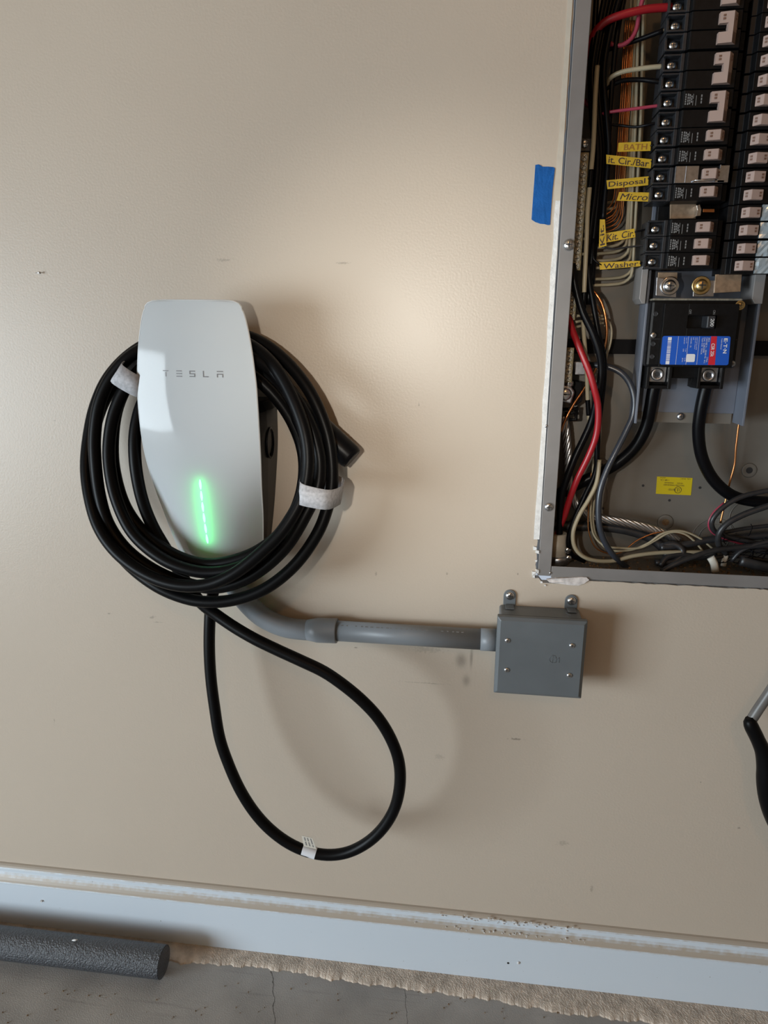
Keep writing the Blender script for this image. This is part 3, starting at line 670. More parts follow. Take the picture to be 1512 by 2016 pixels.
# yellow approval sticker, upside down
q4 = [at(1293.5,938,-PB), at(1363.5,941,-PB), at(1360,975,-PB), at(1291,972,-PB)]
mb = MB(); mb.add([v+Vector((0,-.0004,0)) for v in q4]+q4, [(0,1,2,3),(0,4,5,1),(1,5,6,2),(2,6,7,3),(3,7,4,0)])
stk = mb.build('approval_sticker', M['sticker_yellow'], t_pn)
o_, ux, uy = q4[1], q4[0]-q4[1], q4[2]-q4[1]; off = Vector((0,-.0006,0)); mb = MB()
def stxt(t, u, v, du_, dv): put_text(mb, t, o_+ux*u+uy*v+off, ux*du_, uy*dv)
stxt('LISTED', .45,.67,.20,.10); stxt('ENCLOSED PANELBOARD', .22,.42,.58,.08); stxt('FOR USE IN', .26,.30,.16,.07); stxt('PANELBOARD', .52,.30,.26,.07)
stxt('1 BR CA', .66,.14,.24,.09); stxt('ISSUE NO', .76,.03,.16,.05); stxt('UL INC', .06,.04,.28,.06)
c = o_+ux*.38+uy*.72+off
mb.tube([c+ux.normalized()*.0046*math.cos(a)+uy.normalized()*.0046*math.sin(a) for a in [2*math.pi*k/24 for k in range(25)]], .00035, 5, caps=False)
put_text(mb, 'UL', c-ux.normalized()*.0022-uy.normalized()*.0024, ux.normalized()*.0044, uy.normalized()*.0048)
mb.build('printed_text', M['ink'], stk)

# chassis plate that carries the breakers
t_cs = thing('breaker_chassis', 'pale grey steel chassis with copper busbars behind the breakers', 'chassis', at(1350,820,-.07))
cl, cr2 = at(1256,700,-.066).x, at(1459,700,-.066).x; zc0 = at(1345,812,-.066).z
zc1 = at(1300,534,-.05).z
MB().box((cl,.064,zc0),(cr2,.066,1.45)).build('plate', M['chassis_grey'], t_cs, bevel=.0008)
MB().box((cl,.066,zc0-.014),(cr2-.002,.068,zc0+.002)).build('plate_foot', M['panel_back'], t_cs)
for a, b in ((cl-.004,cl),(cr2,cr2+.004)):
    MB().box((a,.030,zc0-.012),(b-.001,.067,zc1)).build('side_rail', M['chassis_grey'], t_cs, bevel=.0006)
inst(S_ZINC, 'foot_screw', t_cs, at(1340,820,-.066), .0052)
for x0, x1 in ((1258,1271),(1480,1502)):
    a = at(x0,600,-.02); b = at(x1,600,-.02); z1 = at(x0,535,-.02).z; z0 = at(x0,598,-.02).z
    MB().prism([(a.x,z0+.006),(a.x+.004,z0),(b.x,z0),(b.x,zc1+.004),(a.x,zc1+.004)], 'y', .022, .064).build('support_post', M['panel_grey'], t_cs, bevel=.0008)
def plate_px(name, q, p, th, m, parent, bev=.0004):
    """flat plate with its corners at four pixels, standing p out, th thick"""
    f_ = [at(x,y,p) for x,y in q]; b_ = [v+Vector((0,th,0)) for v in f_]; n_ = len(q)
    mb = MB(); mb.add(f_+b_, [list(range(n_)),[n_+i for i in range(n_)][::-1]]+[(i,n_+i,n_+(i+1)%n_,(i+1)%n_) for i in range(n_)])
    return mb.build(name, m, parent, bevel=bev)
plate_px('busbar', [(1296,536),(1334,536),(1333,560),(1295,560)], -.030, .004, M['busbar'], t_cs)
plate_px('bus_tab', [(1293,546),(1332,552),(1331,586),(1291,582)], -.024, .003, M['zinc'], t_cs)
plate_px('bus_tab', [(1366,552),(1407,552),(1405,584),(1364,584)], -.024, .003, M['zinc'], t_cs)
plate_px('busbar', [(1409,540),(1461,538),(1458,574),(1406,577)], -.022, .003, M['busbar'], t_cs)
inst(S_WASH, 'bus_screw', t_cs, at(1318,563,-.024), .0078); inst(S_BRASS, 'bus_screw', t_cs, at(1380,562,-.024), .0078)
MB().box((cl+.004,.052,zc1+.002),(cr2+.06,.063,1.45)).build('insulator_base', M['breaker_black'], t_cs, bevel=.001)
# empty slot: bare bus and stab clip
plate_px('busbar', [(1320,401),(1371,402),(1370,430),(1319,431)], -.034, .004, M['busbar'], t_cs)
plate_px('stab_clip', [(1371,404),(1378,402),(1381,412),(1379,425),(1370,426),(1373,414)], -.022, .012, M['steel'], t_cs)
plate_px('stab_clip', [(1384,411),(1407,411),(1407,418),(1384,418)], -.026, .004, M['copper'], t_cs)
plate_px('centre_insulator', [(1405,-20),(1480,-20),(1426,530),(1395,530)], -.0505, .001, M['black_plastic'], t_cs)

# ------------------------------------------------------------------ branch breakers
BX = at(1294,275,-.008).x; BP = .008; BH = .0091
def prof_prism(mb, prof_, z0, z1, mi=0, flip=1): mb.prism([(x*flip, -p) for x,p in prof_], 'z', z0, z1, mi)
def breaker_meshes(flip):
    out = {}
    mb = MB(); prof_mb = [(.0228,-.042),(.0228,-.0035),(.0250,0),(.0790,0),(.0820,-.008),(.0872,-.009),(.0872,-.042)]
    prof_prism(mb, prof_mb, -BH, BH, 0, flip)
    for xx in (.0262,): mb.box((xx*flip,-.0004,-BH),((xx+.0006)*flip,.001,BH))
    out['body'] = (mb, M['breaker_black'], .0006)
    mb = MB(); a, b = 0.0, .0226
    mb.box((a*flip,.042,-BH),(b*flip,.018,BH))
    mb.box((a*flip,.018,BH-.0020),(b*flip,.0045,BH)); mb.box((a*flip,.018,-BH),(b*flip,.0035,-BH+.0024))
    mb.box(((b-.0042)*flip,.018,-BH),(b*flip,.0030,BH)); mb.box((a*flip,.018,-BH),((a+.0030)*flip,.0105,BH))
    out['terminal'] = (mb, M['breaker_terminal'], .0005)
    mb = MB(); hp_ = [(.0538,-.002),(.0542,.0052),(.0683,.0082),(.0752,-.001)]
    prof_prism(mb, hp_, -.0056, .0056, 0, flip); out['handle'] = (mb, M['handle_tan'], .0005)
    mb = MB(); hb2 = [(.0632,-.001),(.0632,.0071),(.0683,.0082),(.0752,-.001)]
    prof_prism(mb, hp_, -.0056, .0056, 0, flip); prof_prism(mb, hp_, -.0056-.0198, .0056-.0198, 0, flip); prof_prism(mb, hb2, -.0198-.0056, .0056, 0, flip)
    out['tied'] = (mb, M['handle_tan'], .0004)
    mb = MB()
    for cx_, n_, hgt in ((.0265,5,.0060),(.0292,4,.0062),(.0300+.0012,4,.0056),(.0332,3,.0040),(.0352,2,.0068),(.0385,1,.0070),(.0440,3,.0050)):
        z = hgt; stp = 2*hgt/(n_*1.0)
        for k in range(n_):
            z0 = -hgt+k*stp; mb.add([((cx_)*flip,-.0003,z0),((cx_+(.0014 if n_ > 2 else .0006))*flip,-.0003,z0),((cx_+(.0014 if n_ > 2 else .0006))*flip,-.0003,z0+stp*.75),((cx_)*flip,-.0003,z0+stp*.75)], [(0,1,2,3)])
    out['print'] = (mb, M['print_grey'], 0)
    mb = MB()
    for xa, za in ((.0570,.0),(.0714,.0)):
        for k, dz in enumerate((-.0026,.0006)):
            y_ = -.0064 if xa < .06 else -.0045
            y2 = y_-(.0005 if xa < .06 else -.0014)
            mb.add([(xa*flip,y_,za+dz),((xa+.0022)*flip,y2,za+dz),((xa+.0022)*flip,y2,za+dz+.0022),(xa*flip,y_,za+dz+.0022)], [(0,1,2,3)])
    out['mark'] = (mb, M['print_dark'], 0)
    res = {}
    for k, (mb, m, bev) in out.items():
        o = mb.build(k, m, origin=(0,0,0), bevel=bev, seg=1)
        if bev:
            dg = bpy.context.evaluated_depsgraph_get(); me = bpy.data.meshes.new_from_object(o.evaluated_get(dg)); bpy.data.objects.remove(o); res[k] = me
        else: res[k] = o.data; bpy.data.objects.remove(o)
    return res
BL, BR = breaker_meshes(1), breaker_meshes(-1)
def row_z(y): return at(1340-(y-12)*53/503, y, -BP-.012).z
def pole(t, K, x, z, flip, handle='handle', print_=True, p0=BP):
    def P(me, name, dx=0, dz=0, sc=1): return inst(me, name, t, (x+dx*flip, p0, z+dz), sc)
    P(K['body'], 'body'); P(K['terminal'], 'terminal')
    inst(S_STEEL, 'terminal_screw', t, (x+.0104*flip, p0+.0135, z-.0004), .0054)
    if print_: P(K['print'], 'printed_marks')
    if handle: h = P(K[handle], 'handle'); inst(K['mark'], 'handle_marks', h, (x, p0-.0003, z))
singles = [(275,'black single breaker wired to the faded BATH flag'),(312,'black single breaker wired to the Kit. Cir./Bar flag'),(349,'black breaker under a bright metal hold-down clip'),(383,'black single breaker wired to the Micro flag'),
           (451,'black single breaker just below the empty slot'),(483,'black single breaker between the Kit. Cir. and Washer breakers'),(515,'lowest breaker of the left column, wired to the Washer flag')]
for y, lab in singles:
    z = row_z(y); t = thing('circuit_breaker', lab, 'circuit breaker', (BX, BP+.042, z), 'breakers in the left column')
    pole(t, BL, BX, z, 1, print_=(y != 349))
    if y == 349:
        m_ = M['zinc']
        mb = MB().box((BX+.0238,BP-.0022,z-.0092),(BX+.0500,BP-.0008,z+.0092)).box((BX+.0236,BP+.012,z-.0092),(BX+.0248,BP-.0022,z+.0092))
        mb.box((BX+.0500,BP-.0022,z-.0092),(BX+.0800,BP-.0008,z-.0066)).box((BX+.0720,BP-.0022,z-.0092),(BX+.0840,BP-.0008,z+.0092)).box((BX+.0352,BP-.0030,z-.0092),(BX+.0362,BP-.0020,z+.0092))
        mb.box((BX+.0720,BP-.0070,z+.0055),(BX+.0732,BP-.0010,z+.0092))
        mb.build('hold_down_clip', m_, t, bevel=.0003)
        MB().tube([Vector((BX+.0435,BP-.003,z-.0078)),Vector((BX+.046,BP-.0075,z-.0074)),Vector((BX+.0670,BP-.0075,z-.0074)),Vector((BX+.069,BP-.003,z-.0078))], .0008, 8).build('clip_wire', M['steel'], t)
for ya, yb, lab in ((-26,12,'double breaker at the top edge of the picture fed by the thick red wire'),(50,88,'double breaker with tied tan handle just below the red wire breaker'),
                    (128,165,'double breaker with tied tan handle fed by the cream wire'),(202,240,'double breaker with tied tan handle fed by the pink wire')):
    za, zb3 = row_z(ya), row_z(yb); t = thing('circuit_breaker', lab, 'circuit breaker', (BX, BP+.042, zb3), 'breakers in the left column')
    pole(t, BL, BX, za, 1, 'tied', print_=(ya == 202)); pole(t, BL, BX, zb3, 1, None, print_=False)
RX = BX+.1785
rnames = {519:'lowest breaker of the right column, level with the Washer breaker',485:'right-column breaker second from the bottom',449:'right-column breaker third from the bottom',414:'right-column breaker level with the empty slot',
          379:'right-column breaker level with the Micro breaker',343:'right-column breaker level with the metal hold-down clip',306:'right-column breaker level with the Kit. Cir./Bar breaker',269:'right-column breaker level with the BATH breaker',
          230.6:'right-column breaker level with the lower half of the pink wire breaker',191.5:'right-column breaker level with the upper half of the pink wire breaker',152:'right-column breaker level with the lower half of the cream wire breaker',
          112:'right-column breaker level with the upper half of the cream wire breaker',73:'right-column breaker at the right edge, level with the double breaker below the red wire',34:'right-column breaker second from the top edge',-5:'right-column breaker cut by the top edge'}
for y, lab in rnames.items():
    xh = 1496-(y-269)*37/250
    z = at(xh, y, -.002).z-.0022
    t = thing('circuit_breaker', lab, 'circuit breaker', (RX, BP+.042, z), 'breakers in the right column')
    pole(t, BR, RX, z, -1, print_=False)
    if y > 400:
        mb = MB(); nn_ = 7; gx = [RX-.0520+.0260*i/nn_ for i in range(nn_+1)]; gz = [z-.0088+.0176*j/4 for j in range(5)]
        vs = [(x_, BP-.0016-random.uniform(0,.0022), z_) for x_ in gx for z_ in gz]
        mb.add(vs+[(x_,BP-.0002,z_) for x_ in gx for z_ in gz], [(i*5+j,(i+1)*5+j,(i+1)*5+j+1,i*5+j+1) for i in range(nn_) for j in range(4)]+
               [(i*5,40+i*5,40+(i+1)*5,(i+1)*5) for i in range(nn_)]+[(i*5+4,(i+1)*5+4,40+(i+1)*5+4,40+i*5+4) for i in range(nn_)]+[(j,j+1,40+j+1,40+j) for j in range(4)])
        mb.build('foil_label', M['foil'], t)

# ------------------------------------------------------------------ main breaker
FP = -.004
t_mb = thing('main_breaker', 'large black main breaker with a blue and red label', 'circuit breaker', at(1365,765,-.06))
def px_box(mb, q0, q1, p_front, p_back, mi=0):
    a = at(*q0, p_front); b = at(*q1, p_front); mb.box((a.x,-p_front,a.z),(b.x,-p_back,b.z), mi)
mL, mR = at(1277,660,-.012).x, at(1456,660,-.012).x; mT, mBt = at(1370,590,-.012).z, at(1370,724,-.012).z
mb = MB(); mb.prism([(mL,mBt),(mR,mBt),(mR,mT),(mL,mT)], 'y', .060, .012)
mb.build('body', M['breaker_black'], t_mb, bevel=.0035, seg=2)
mb = MB(); mb.box((mL+.001,.011,mT-.001),(mR-.002,.050,mT+.0015)); mb.build('dusty_top', M['dust'], t_mb, bevel=.001)
cL2, cR2 = at(1303,660,FP).x, at(1449,660,FP).x; cT2 = at(1370,598,FP).z; cB2 = at(1370,722,FP).z
sl0, sl1 = at(1352,646,FP), at(1412,621,FP)       # slot for the toggle
mb = MB(); y0_, y1_ = .013, -FP
mb.box((cL2,y0_,cB2),(sl0.x,y1_,cT2)); mb.box((sl1.x,y0_,cB2),(cR2,y1_,cT2)); mb.box((sl0.x,y0_,cB2),(sl1.x,y1_,sl0.z)); mb.box((sl0.x,y0_,sl1.z),(sl1.x,y1_,cT2))
mb.box((sl0.x,.0128,sl0.z),(sl1.x,.0122,sl1.z))
mb.build('raised_cover', M['breaker_black'], t_mb, bevel=.0006)
tg0, tg1 = at(1385,648,FP+.004), at(1412,621,FP+.004)
mb = MB(); mb.prism([(tg0.x,.012),(tg0.x+.002,-.004),(tg1.x-.003,-.005),(tg1.x,.012)], 'z', tg0.z+.001, tg1.z-.0005)
tgo = mb.build('toggle', M['breaker_terminal'], t_mb, bevel=.0012)
mb = MB(); e_x, e_z = Vector((0,0,-1)), Vector((1,0,0))
put_text(mb, '200', Vector((tg1.x-.0085,-.00525,tg1.z-.004)), e_x*.009, e_z*.0042, bold=.01); mb.build('printed_text', M['print_white'], tgo)
mb = MB()
for t_, q in (('OFF',(1356,618)),('ON',(1403,619))):
    c = at(*q,FP); put_text(mb, t_, Vector((c.x,-FP*1-.0002+.0,c.z))+Vector((0,-.0002,.005)), e_x*.005, e_z*.0028)
mb.build('printed_text', M['print_grey'], t_mb)
# corner screws and blind holes
inst(S_STEEL, 'cover_screw', t_mb, at(1286.5,660,-.012), .0042)
for q in ((1457,601),(1441.5,716)): inst(S_BRASS if q[1] < 650 else S_ZINC, 'cover_screw', t_mb, at(*q,-.0118), .0040)
for q in ((1291,618),(1286,677),(1284,702)): MB().lathe(at(*q,-.0118), (0,-1,0), [(.0030,0),(.0030,.0004),(.0022,.0004),(.002,.0001)], 16).build('blind_hole', M['breaker_terminal'], t_mb)
mb = MB(); zz_ = at(1290,668,-.012).z; mb.box((mL+.002,.0114,zz_),(cL2,.0125,zz_+.0008)); mb.box((cR2,.0114,zz_),(mR-.001,.0125,zz_+.0008)); mb.build('seam', M['breaker_terminal'], t_mb)
# label: reads downwards
LQ = [at(1304.5,661.4,FP), at(1438.5,662,FP), at(1433.5,719,FP), at(1298.8,717.7,FP)]
def lp(u, v, o=.0003):
    w_ = LQ[0].lerp(LQ[1], u).lerp(LQ[3].lerp(LQ[2], u), v); return Vector((w_.x, -FP-o, w_.z))
# corner-rounded blue plate
def rrect(u0, u1, v0, v1, ru, rv, o):
    pts = []
    for cu_, cv_, a0_ in ((u1-ru,v0+rv,-90),(u1-ru,v1-rv,0),(u0+ru,v1-rv,90),(u0+ru,v0+rv,180)):
        for k in range(5):
            a = math.radians(a0_+k*22.5); pts.append(lp(cu_+ru*math.cos(a), cv_+rv*math.sin(a), o))
    return pts
mb = MB(); r1 = rrect(0,1,0,1,.03,.07,.0005); r0_ = [v+Vector((0,.0006,0)) for v in r1]; k = len(r1)
mb.add(r1+r0_, [list(range(k))]+[(i,(i+1)%k,k+(i+1)%k,k+i) for i in range(k)])
lb = mb.build('label_plate', M['label_blue'], t_mb); lb['label'] = 'blue printed maker label'
mb = MB(); mb.add([lp(.715,.005,.0006),lp(.800,.005,.0006),lp(.805,.995,.0006),lp(.705,.995,.0006)], [(0,1,2,3)]); mb.build('red_stripe', M['label_red'], lb)
mb = MB(); dn, rt = lp(.5,1)-lp(.5,0), lp(1,.5)-lp(0,.5); dn.y = rt.y = 0
def ltxt(t, u, v, ln, hgt, **k_): put_text(mb, t, lp(u,v,.0009), dn*ln, rt*hgt, **k_)
ltxt('E', .905,.07,.12,.052, bold=.03); ltxt('T', .905,.27,.12,.052, bold=.03); ltxt('N', .905,.46,.13,.052, bold=.03)
mb.lathe(lp(.930,.225,.0009), (0,-1,0), [(.0006,0),(.0006,.0001)], 8); mb.lathe(lp(.930,.415,.0009), (0,-1,0), [(.0006,0),(.0006,.0001)], 8)
ltxt('Cutler-Hammer', .865,.08,.38,.022)
ltxt('CSR 25k', .728,.25,.46,.050, bold=.015)
ltxt('200 A', .675,.05,.14,.024); ltxt('120/240 V~  50/60 Hz', .645,.05,.72,.022); ltxt('Cat. CSR2200', .612,.05,.52,.024); ltxt('Type CSR  HACR', .578,.05,.58,.024); ltxt('2 Pole', .672,.72,.18,.024); ltxt('40 C', .640,.82,.12,.02)
for u in (.545,.385,.235): mb.add([lp(u-.002,.01,.0008),lp(u+.002,.01,.0008),lp(u-.003,.99,.0008),lp(u-.007,.99,.0008)], [(0,1,2,3)])
ltxt('Interrupting rating', .505,.05,.42,.017); ltxt('RMS sym. amperes', .480,.05,.40,.017); ltxt('kA', .452,.05,.08,.018); ltxt('120/240 - 25', .418,.05,.34,.017)
ltxt('Lugs: Cu/Al', .352,.05,.20,.016); ltxt('Torque', .352,.42,.12,.016); ltxt('in-lb', .352,.76,.12,.016); ltxt('#4-250 MCM', .318,.05,.22,.016); ltxt('250', .318,.44,.1,.016); ltxt('28 Nm', .318,.76,.14,.016)
for u0 in (.082,):
    v = .05
    mb.add([lp(u0,.04,.0008),lp(u0+.055,.04,.0008),lp(u0+.055,.15,.0008),lp(u0,.15,.0008)], [(0,1,2,3)]); mb.add([lp(u0,.87,.0008),lp(u0+.055,.87,.0008),lp(u0+.055,.985,.0008),lp(u0,.985,.0008)], [(0,1,2,3)])
    v = .165
    while v < .85:
        w_ = random.choice((.008,.014,.022)); mb.add([lp(u0,v,.0008),lp(u0+.055,v,.0008),lp(u0+.055,v+w_,.0008),lp(u0,v+w_,.0008)], [(0,1,2,3)]); v += w_+random.choice((.008,.012,.016))
mb.build('printed_text', M['label_white'], lb)
mb = MB(); r1 = rrect(.375,.505,.62,.90,.02,.05,.0009); mb.add(r1, [list(range(len(r1)))]); mb.build('white_square', M['label_white'], lb)
# lugs at the foot
for (xa, xb) in ((1275,1320),(1376,1423)):
    a, b = at(xa,724,-.014), at(xb,766,-.014); mb = MB(); zt_, zb4 = mBt+.001, b.z
    mb.box((a.x,.014,zt_),(a.x+.004,.055,zb4)); mb.box((b.x-.004,.014,zt_),(b.x,.055,zb4)); mb.box((a.x,.040,zt_),(b.x,.055,zb4)); mb.box((a.x,.016,zb4),(b.x,.040,zb4+.004))
    mb.build('lug_shroud', M['breaker_black'], t_mb, bevel=.0006)
    mb = MB().box((a.x+.0045,.024,zt_),(b.x-.0045,.040,zb4+.0075)); lg = mb.build('lug', M['zinc'], t_mb, bevel=.001)
    inst(S_HEX, 'lug_screw', lg, ((a.x+b.x)/2-.001,.024,zt_-.0105), .0080)
a, b = at(1322,724,-.03), at(1374,745,-.03); MB().box((a.x,.028,a.z+.002),(b.x,.058,b.z)).build('centre_block', M['breaker_black'], t_mb, bevel=.001)

# ------------------------------------------------------------------ terminal bars
def term_bar(lab, ys_, x_of, p, grp):
    a = at(x_of(ys_[0]), ys_[0], p); b = at(x_of(ys_[-1]), ys_[-1], p)
    t = thing('terminal_bar', lab, 'terminal bar', (a.x, -p+.01, b.z-.006), grp)
    MB().box((a.x-.0058,-p,b.z-.006),(a.x+.0058,-p+.010,a.z+.006)).build('bar', M['bar_brass'], t, bevel=.0008)
    for y in ys_: q = at(x_of(y), y, p); sc_ = inst(S_BAR, 'terminal_screw', t, (a.x, -p, q.z), .0046); sc_.rotation_euler.y = random.uniform(-1.5,1.5)
    return t
term_bar('tall brass terminal bar with a row of screws beside the blue tape', [310,327,343,358,373,389,403.6,419,434,449,464,479.5,494,509,523], lambda y: 1150-(y-310)*16/213, -.030, None)
term_bar('short brass terminal bar below the tall one, behind the cables', [581,595,609,621], lambda y: 1127, -.030, None)
term_bar('lowest brass terminal bar just above the large silver lug', [693.5,705,720,731,744], lambda y: 1121.5-(y-693)*.1, -.030, None)
t = thing('bar_mount', 'blue-black plastic mount with one screw above the tall terminal bar', 'bracket', at(1151,300,-.05))
a, b = at(1143,272,-.034), at(1163,298,-.034); MB().box((a.x,.034,a.z),(b.x,.06,b.z)).build('block', M['breaker_terminal'], t, bevel=.001)
inst(S_SLOT, 'mount_screw', t, at(1151,283,-.034), .0052)
t = thing('ground_lug', 'silver cable lug with a large screw at the left edge of the panel', 'lug', at(1115,800,-.05))
plate_px('lug_body', [(1106,757),(1126,763),(1132,772),(1124,795),(1104,790)], -.030, .022, M['zinc'], t, .002)
inst(S_SLOT, 'lug_screw', t, at(1113,776,-.029), .0085); inst(S_STEEL, 'lug_screw', t, at(1121,755,-.034), .0055)
t = thing('plastic_bracket', 'small black plastic bracket below the silver lug', 'bracket', at(1125,828,-.06))
mb = MB()
mb.tube([at(1108,806,-.05),at(1138,804,-.05),at(1137,812,-.05),at(1112,814,-.05)], .0022, 8); mb.tube([at(1134,808,-.05),at(1134,826,-.05),at(1120,826,-.05)], .0026, 8)
mb.build('clip', M['black_plastic'], t); 
plate_px('standoff', [(1130,750),(1147,752),(1146,790),(1133,800)], -.052, .03, M['black_plastic'], t, .001)
plate_px('zinc_saddle', [(1130,712),(1165,712),(1163,738),(1131,738)], -.055, .02, M['zinc'], t, .001)

# ------------------------------------------------------------------ wires
def wire(name, pts, dia, m, label, cat='wire', group=None, step=.004, flat=1.0, sides=9, parent=None):
    mb = MB().tube(px_spline(pts, step), dia*.000345, sides, flat=flat)
    o = mb.build(name, m, parent)
    return tag(o, label, cat, group) if parent is None else o
def P_(lst, p): return [(x,y,p) for x,y in lst]
wire('red_wire', [(1159,118,-.05),(1161.5,94,-.045),(1166,75,-.04),(1177,56,-.034),(1194,41.5,-.03),(1216,32,-.026),(1244,24,-.024),(1277,17.4,-.024),(1322,14,-.026)], 13, M['red_wire'], 'thick red wire arching to the topmost breaker')
wire('red_wire', [(1268,-22,-.036),(1265,0,-.036),(1262,11,-.036),(1257,37.5,-.036),(1253,57.6,-.037),(1244,75,-.038),(1229,87,-.04),(1216,90,-.042),(1202,86,-.044),(1193,79,-.046),(1189,66,-.05),(1190,50,-.052)], 7.5, M['pink_wire'], 'thin red wire hanging in a loop under the thick red one')
wire('pink_wire', [(1178,226,-.045),(1199,221,-.036),(1250.6,214,-.03),(1304,207,-.028)], 5.5, M['pink_wire'], 'straight pink wire running right to a double breaker')
wire('cream_wire', [(1190,185,-.05),(1197,162,-.044),(1205,151,-.038),(1224,142,-.032),(1250.6,136.6,-.03),(1281,132.6,-.028),(1307,130.6,-.028)], 8, M['cream_wire'], 'short cream wire curving up to a double breaker')
wire('black_wire', [(1180,185,-.05),(1197,172,-.046),(1222,160,-.042),(1258,157,-.038),(1290,160,-.032),(1312,163,-.03)], 8, M['black_wire'], 'black wire just below the short cream one')
bw = wire('black_wire', [(1190,100,-.05),(1220,90,-.048),(1255,79,-.042),(1285,68,-.035),(1306,60,-.03)], 8, M['black_wire'], 'black wire with a white tip below the red loop')
o = MB().tube([at(1303,61.5,-.031),at(1309,59,-.03),at(1318,60,-.03)], .0019, 8).build('white_tip', M['cream_wire'], bw)
wire('black_wire', [(1195,245,-.05),(1222,247,-.048),(1250,250,-.04),(1275,246,-.032),(1300,240,-.03)], 4.5, M['black_wire'], 'thin black wire sagging just below the pink wire')
wire('red_wire', [(1150,198,-.055),(1158,206,-.054),(1168,214,-.053),(1180,219,-.05)], 9, M['pink_wire'], 'short dark red wire behind the tall cream wire')
# black bundle running down the gutter
blk = [[(1193,-20),(1178,60),(1166,140),(1170,220),(1177,300),(1172,380),(1163,450),(1156,520),(1146,590)],
       [(1200,-20),(1184,60),(1171,140),(1176,220),(1183,300),(1178,380),(1170,460),(1162,540),(1158,600)],
       [(1208,-20),(1190,60),(1177,140),(1182,220),(1188,300),(1183,380),(1176,440),(1170,500),(1166,560)],
       [(1216,-20),(1196,60),(1183,140),(1188,220),(1194,300),(1189,370),(1184,430),(1180,480)],
       [(1224,-20),(1202,60),(1189,140),(1194,220),(1199,290),(1195,350),(1190,400),(1187,440)],
       [(1175,-20),(1170,60),(1162,150),(1166,240),(1172,330),(1168,410),(1160,480),(1152,545)],
       [(1232,-20),(1216,60),(1209,120),(1204,180),(1200,240),(1198,300)]]
ORD = ['leftmost','second from the left','third from the left','fourth from the left','fifth from the left','sixth from the left','seventh from the left','rightmost']
b_ord = sorted(range(len(blk)), key=lambda i: blk[i][0][0])
for i, pl in enumerate(blk):
    wire('black_wire', P_(pl, -.034-.004*(i%4)), 9.5, M['black_wire'], 'black wire in the left gutter bundle, %s at the top edge' % (ORD[b_ord.index(i)] if b_ord.index(i) < 6 else 'rightmost'), group='black bundle in the left gutter', step=.008, sides=8)
# tall cream wire with black tape bands
t = thing('taped_wire', 'tall cream wire wrapped in places with black tape beside the terminal bar', 'wire', at(1157,790,-.028))
full = [(1176,130,-.030),(1172,190,-.026),(1170,245,-.024),(1168,289,-.024),(1164,334,-.024),(1160.5,373,-.024),(1157,414,-.024),(1155,468,-.024),(1152.5,521,-.024),(1150,575,-.026),(1148.4,630,-.030),(1151,678,-.034),(1154,714,-.036),(1155.7,751,-.038),(1157,787,-.04),(1160,830,-.042)]
MB().tube(px_spline(full), 8.2*.000345, 10).build('insulation', M['cream_wire'], t)
for a, b in ((334,373),(575,632),(787,822)):
    seg = [q for q in px_spline(full, .002)]
    z0, z1 = at(1155,b,-.028).z, at(1160,a,-.028).z
    seg = [q for q in seg if z0 <= q.z <= z1]
    MB().tube(seg, 9.4*.000345, 10).build('tape_band', M['black_wire'], t)
# cream and bare copper conductors that turn in to the terminal bar
for i, (xt, xb, yc) in enumerate(((1241,1229,400),(1246,1232,412),(1251,1236,498),(1256,1240,512),(1263,1243,526),(1269,1247,548),(1248,1234,486),(1266,1246,560))):
    p = -.066+.003*(i%4)
    pl = [(xt+2,-20,p),(xt,60,p),(xt-2,150,p),(xt-5,250,p),(xb+3,yc-90,p),(xb,yc-40,p),(xb-4,yc-16,p),(xb-18,yc-4,p),(xb-40,yc,p+.006),(1160 if yc < 500 else 1150,yc+2,-.042)]
    wire('cream_wire', pl, 5.5, M['cream_wire'], 'cream neutral wire turning left to the terminal bar, %s at top' % ORD[[1241,1246,1248,1251,1256,1263,1266,1269].index(xt)], group='cream neutral wires', step=.006, sides=8)
for i, (xt, xb, yc) in enumerate(((1222,1207,416),(1226,1211,424),(1230,1214,432),(1234,1217,441),(1237,1220,448),(1240,1223,455),(1231,1213,438))):
    p = -.058+.0025*(i%3)
    pl = [(xt+10,40,p),(xt+4,120,p),(xt,200,p),(xt-5,270,p),(xt-9,330,p),(xb+4,yc-50,p),(xb+1,yc-25,p),(xb-8,yc-8,p),(xb-24,yc,p),(1168,yc+3,-.045)]
    wire('copper_wire', pl, 2.6, M['copper'], 'bare copper ground wire left of the breakers, %s of the bundle' % (ORD[[1222,1226,1230,1231,1234,1237,1240].index(xt)] if xt < 1240 else 'rightmost'), group='bare copper ground wires', step=.006, sides=7)
# stubs entering the terminal bars
for i, y in enumerate((395,410,424,440,455,470,486,500)):
    wire('terminal_wire', [(1142,y,-.036),(1160,y+1,-.044),(1178,y+2,-.05)], 5.5, M['cream_wire'] if i%3 else M['dark_wire'], 'short wire end entering the tall terminal bar, %s of eight' % ['topmost','second from the top','third from the top','fourth from the top','fifth from the top','sixth from the top','seventh from the top','lowest'][i], group='wire ends at the tall terminal bar', sides=8)
for i, (x0, y0, x1, y1) in enumerate(((1135,622,1187,622),(1133,634,1189,628),(1130,645,1188,636),(1165,590,1180,612),(1168,600,1183,618))):
    wire('terminal_wire', [(x0,y0,-.04),((x0+x1)/2,(y0+y1)/2-2,-.05),(x1,y1,-.052)], 5, M['cream_wire'] if i < 3 else M['copper'], 'short wire end at the middle terminal bar, %s' % ['highest of the three cream ones','middle of the three cream ones','lowest of the three cream ones','upper of two copper ones','lower of two copper ones'][i], group='wire ends at the middle terminal bar', sides=8)
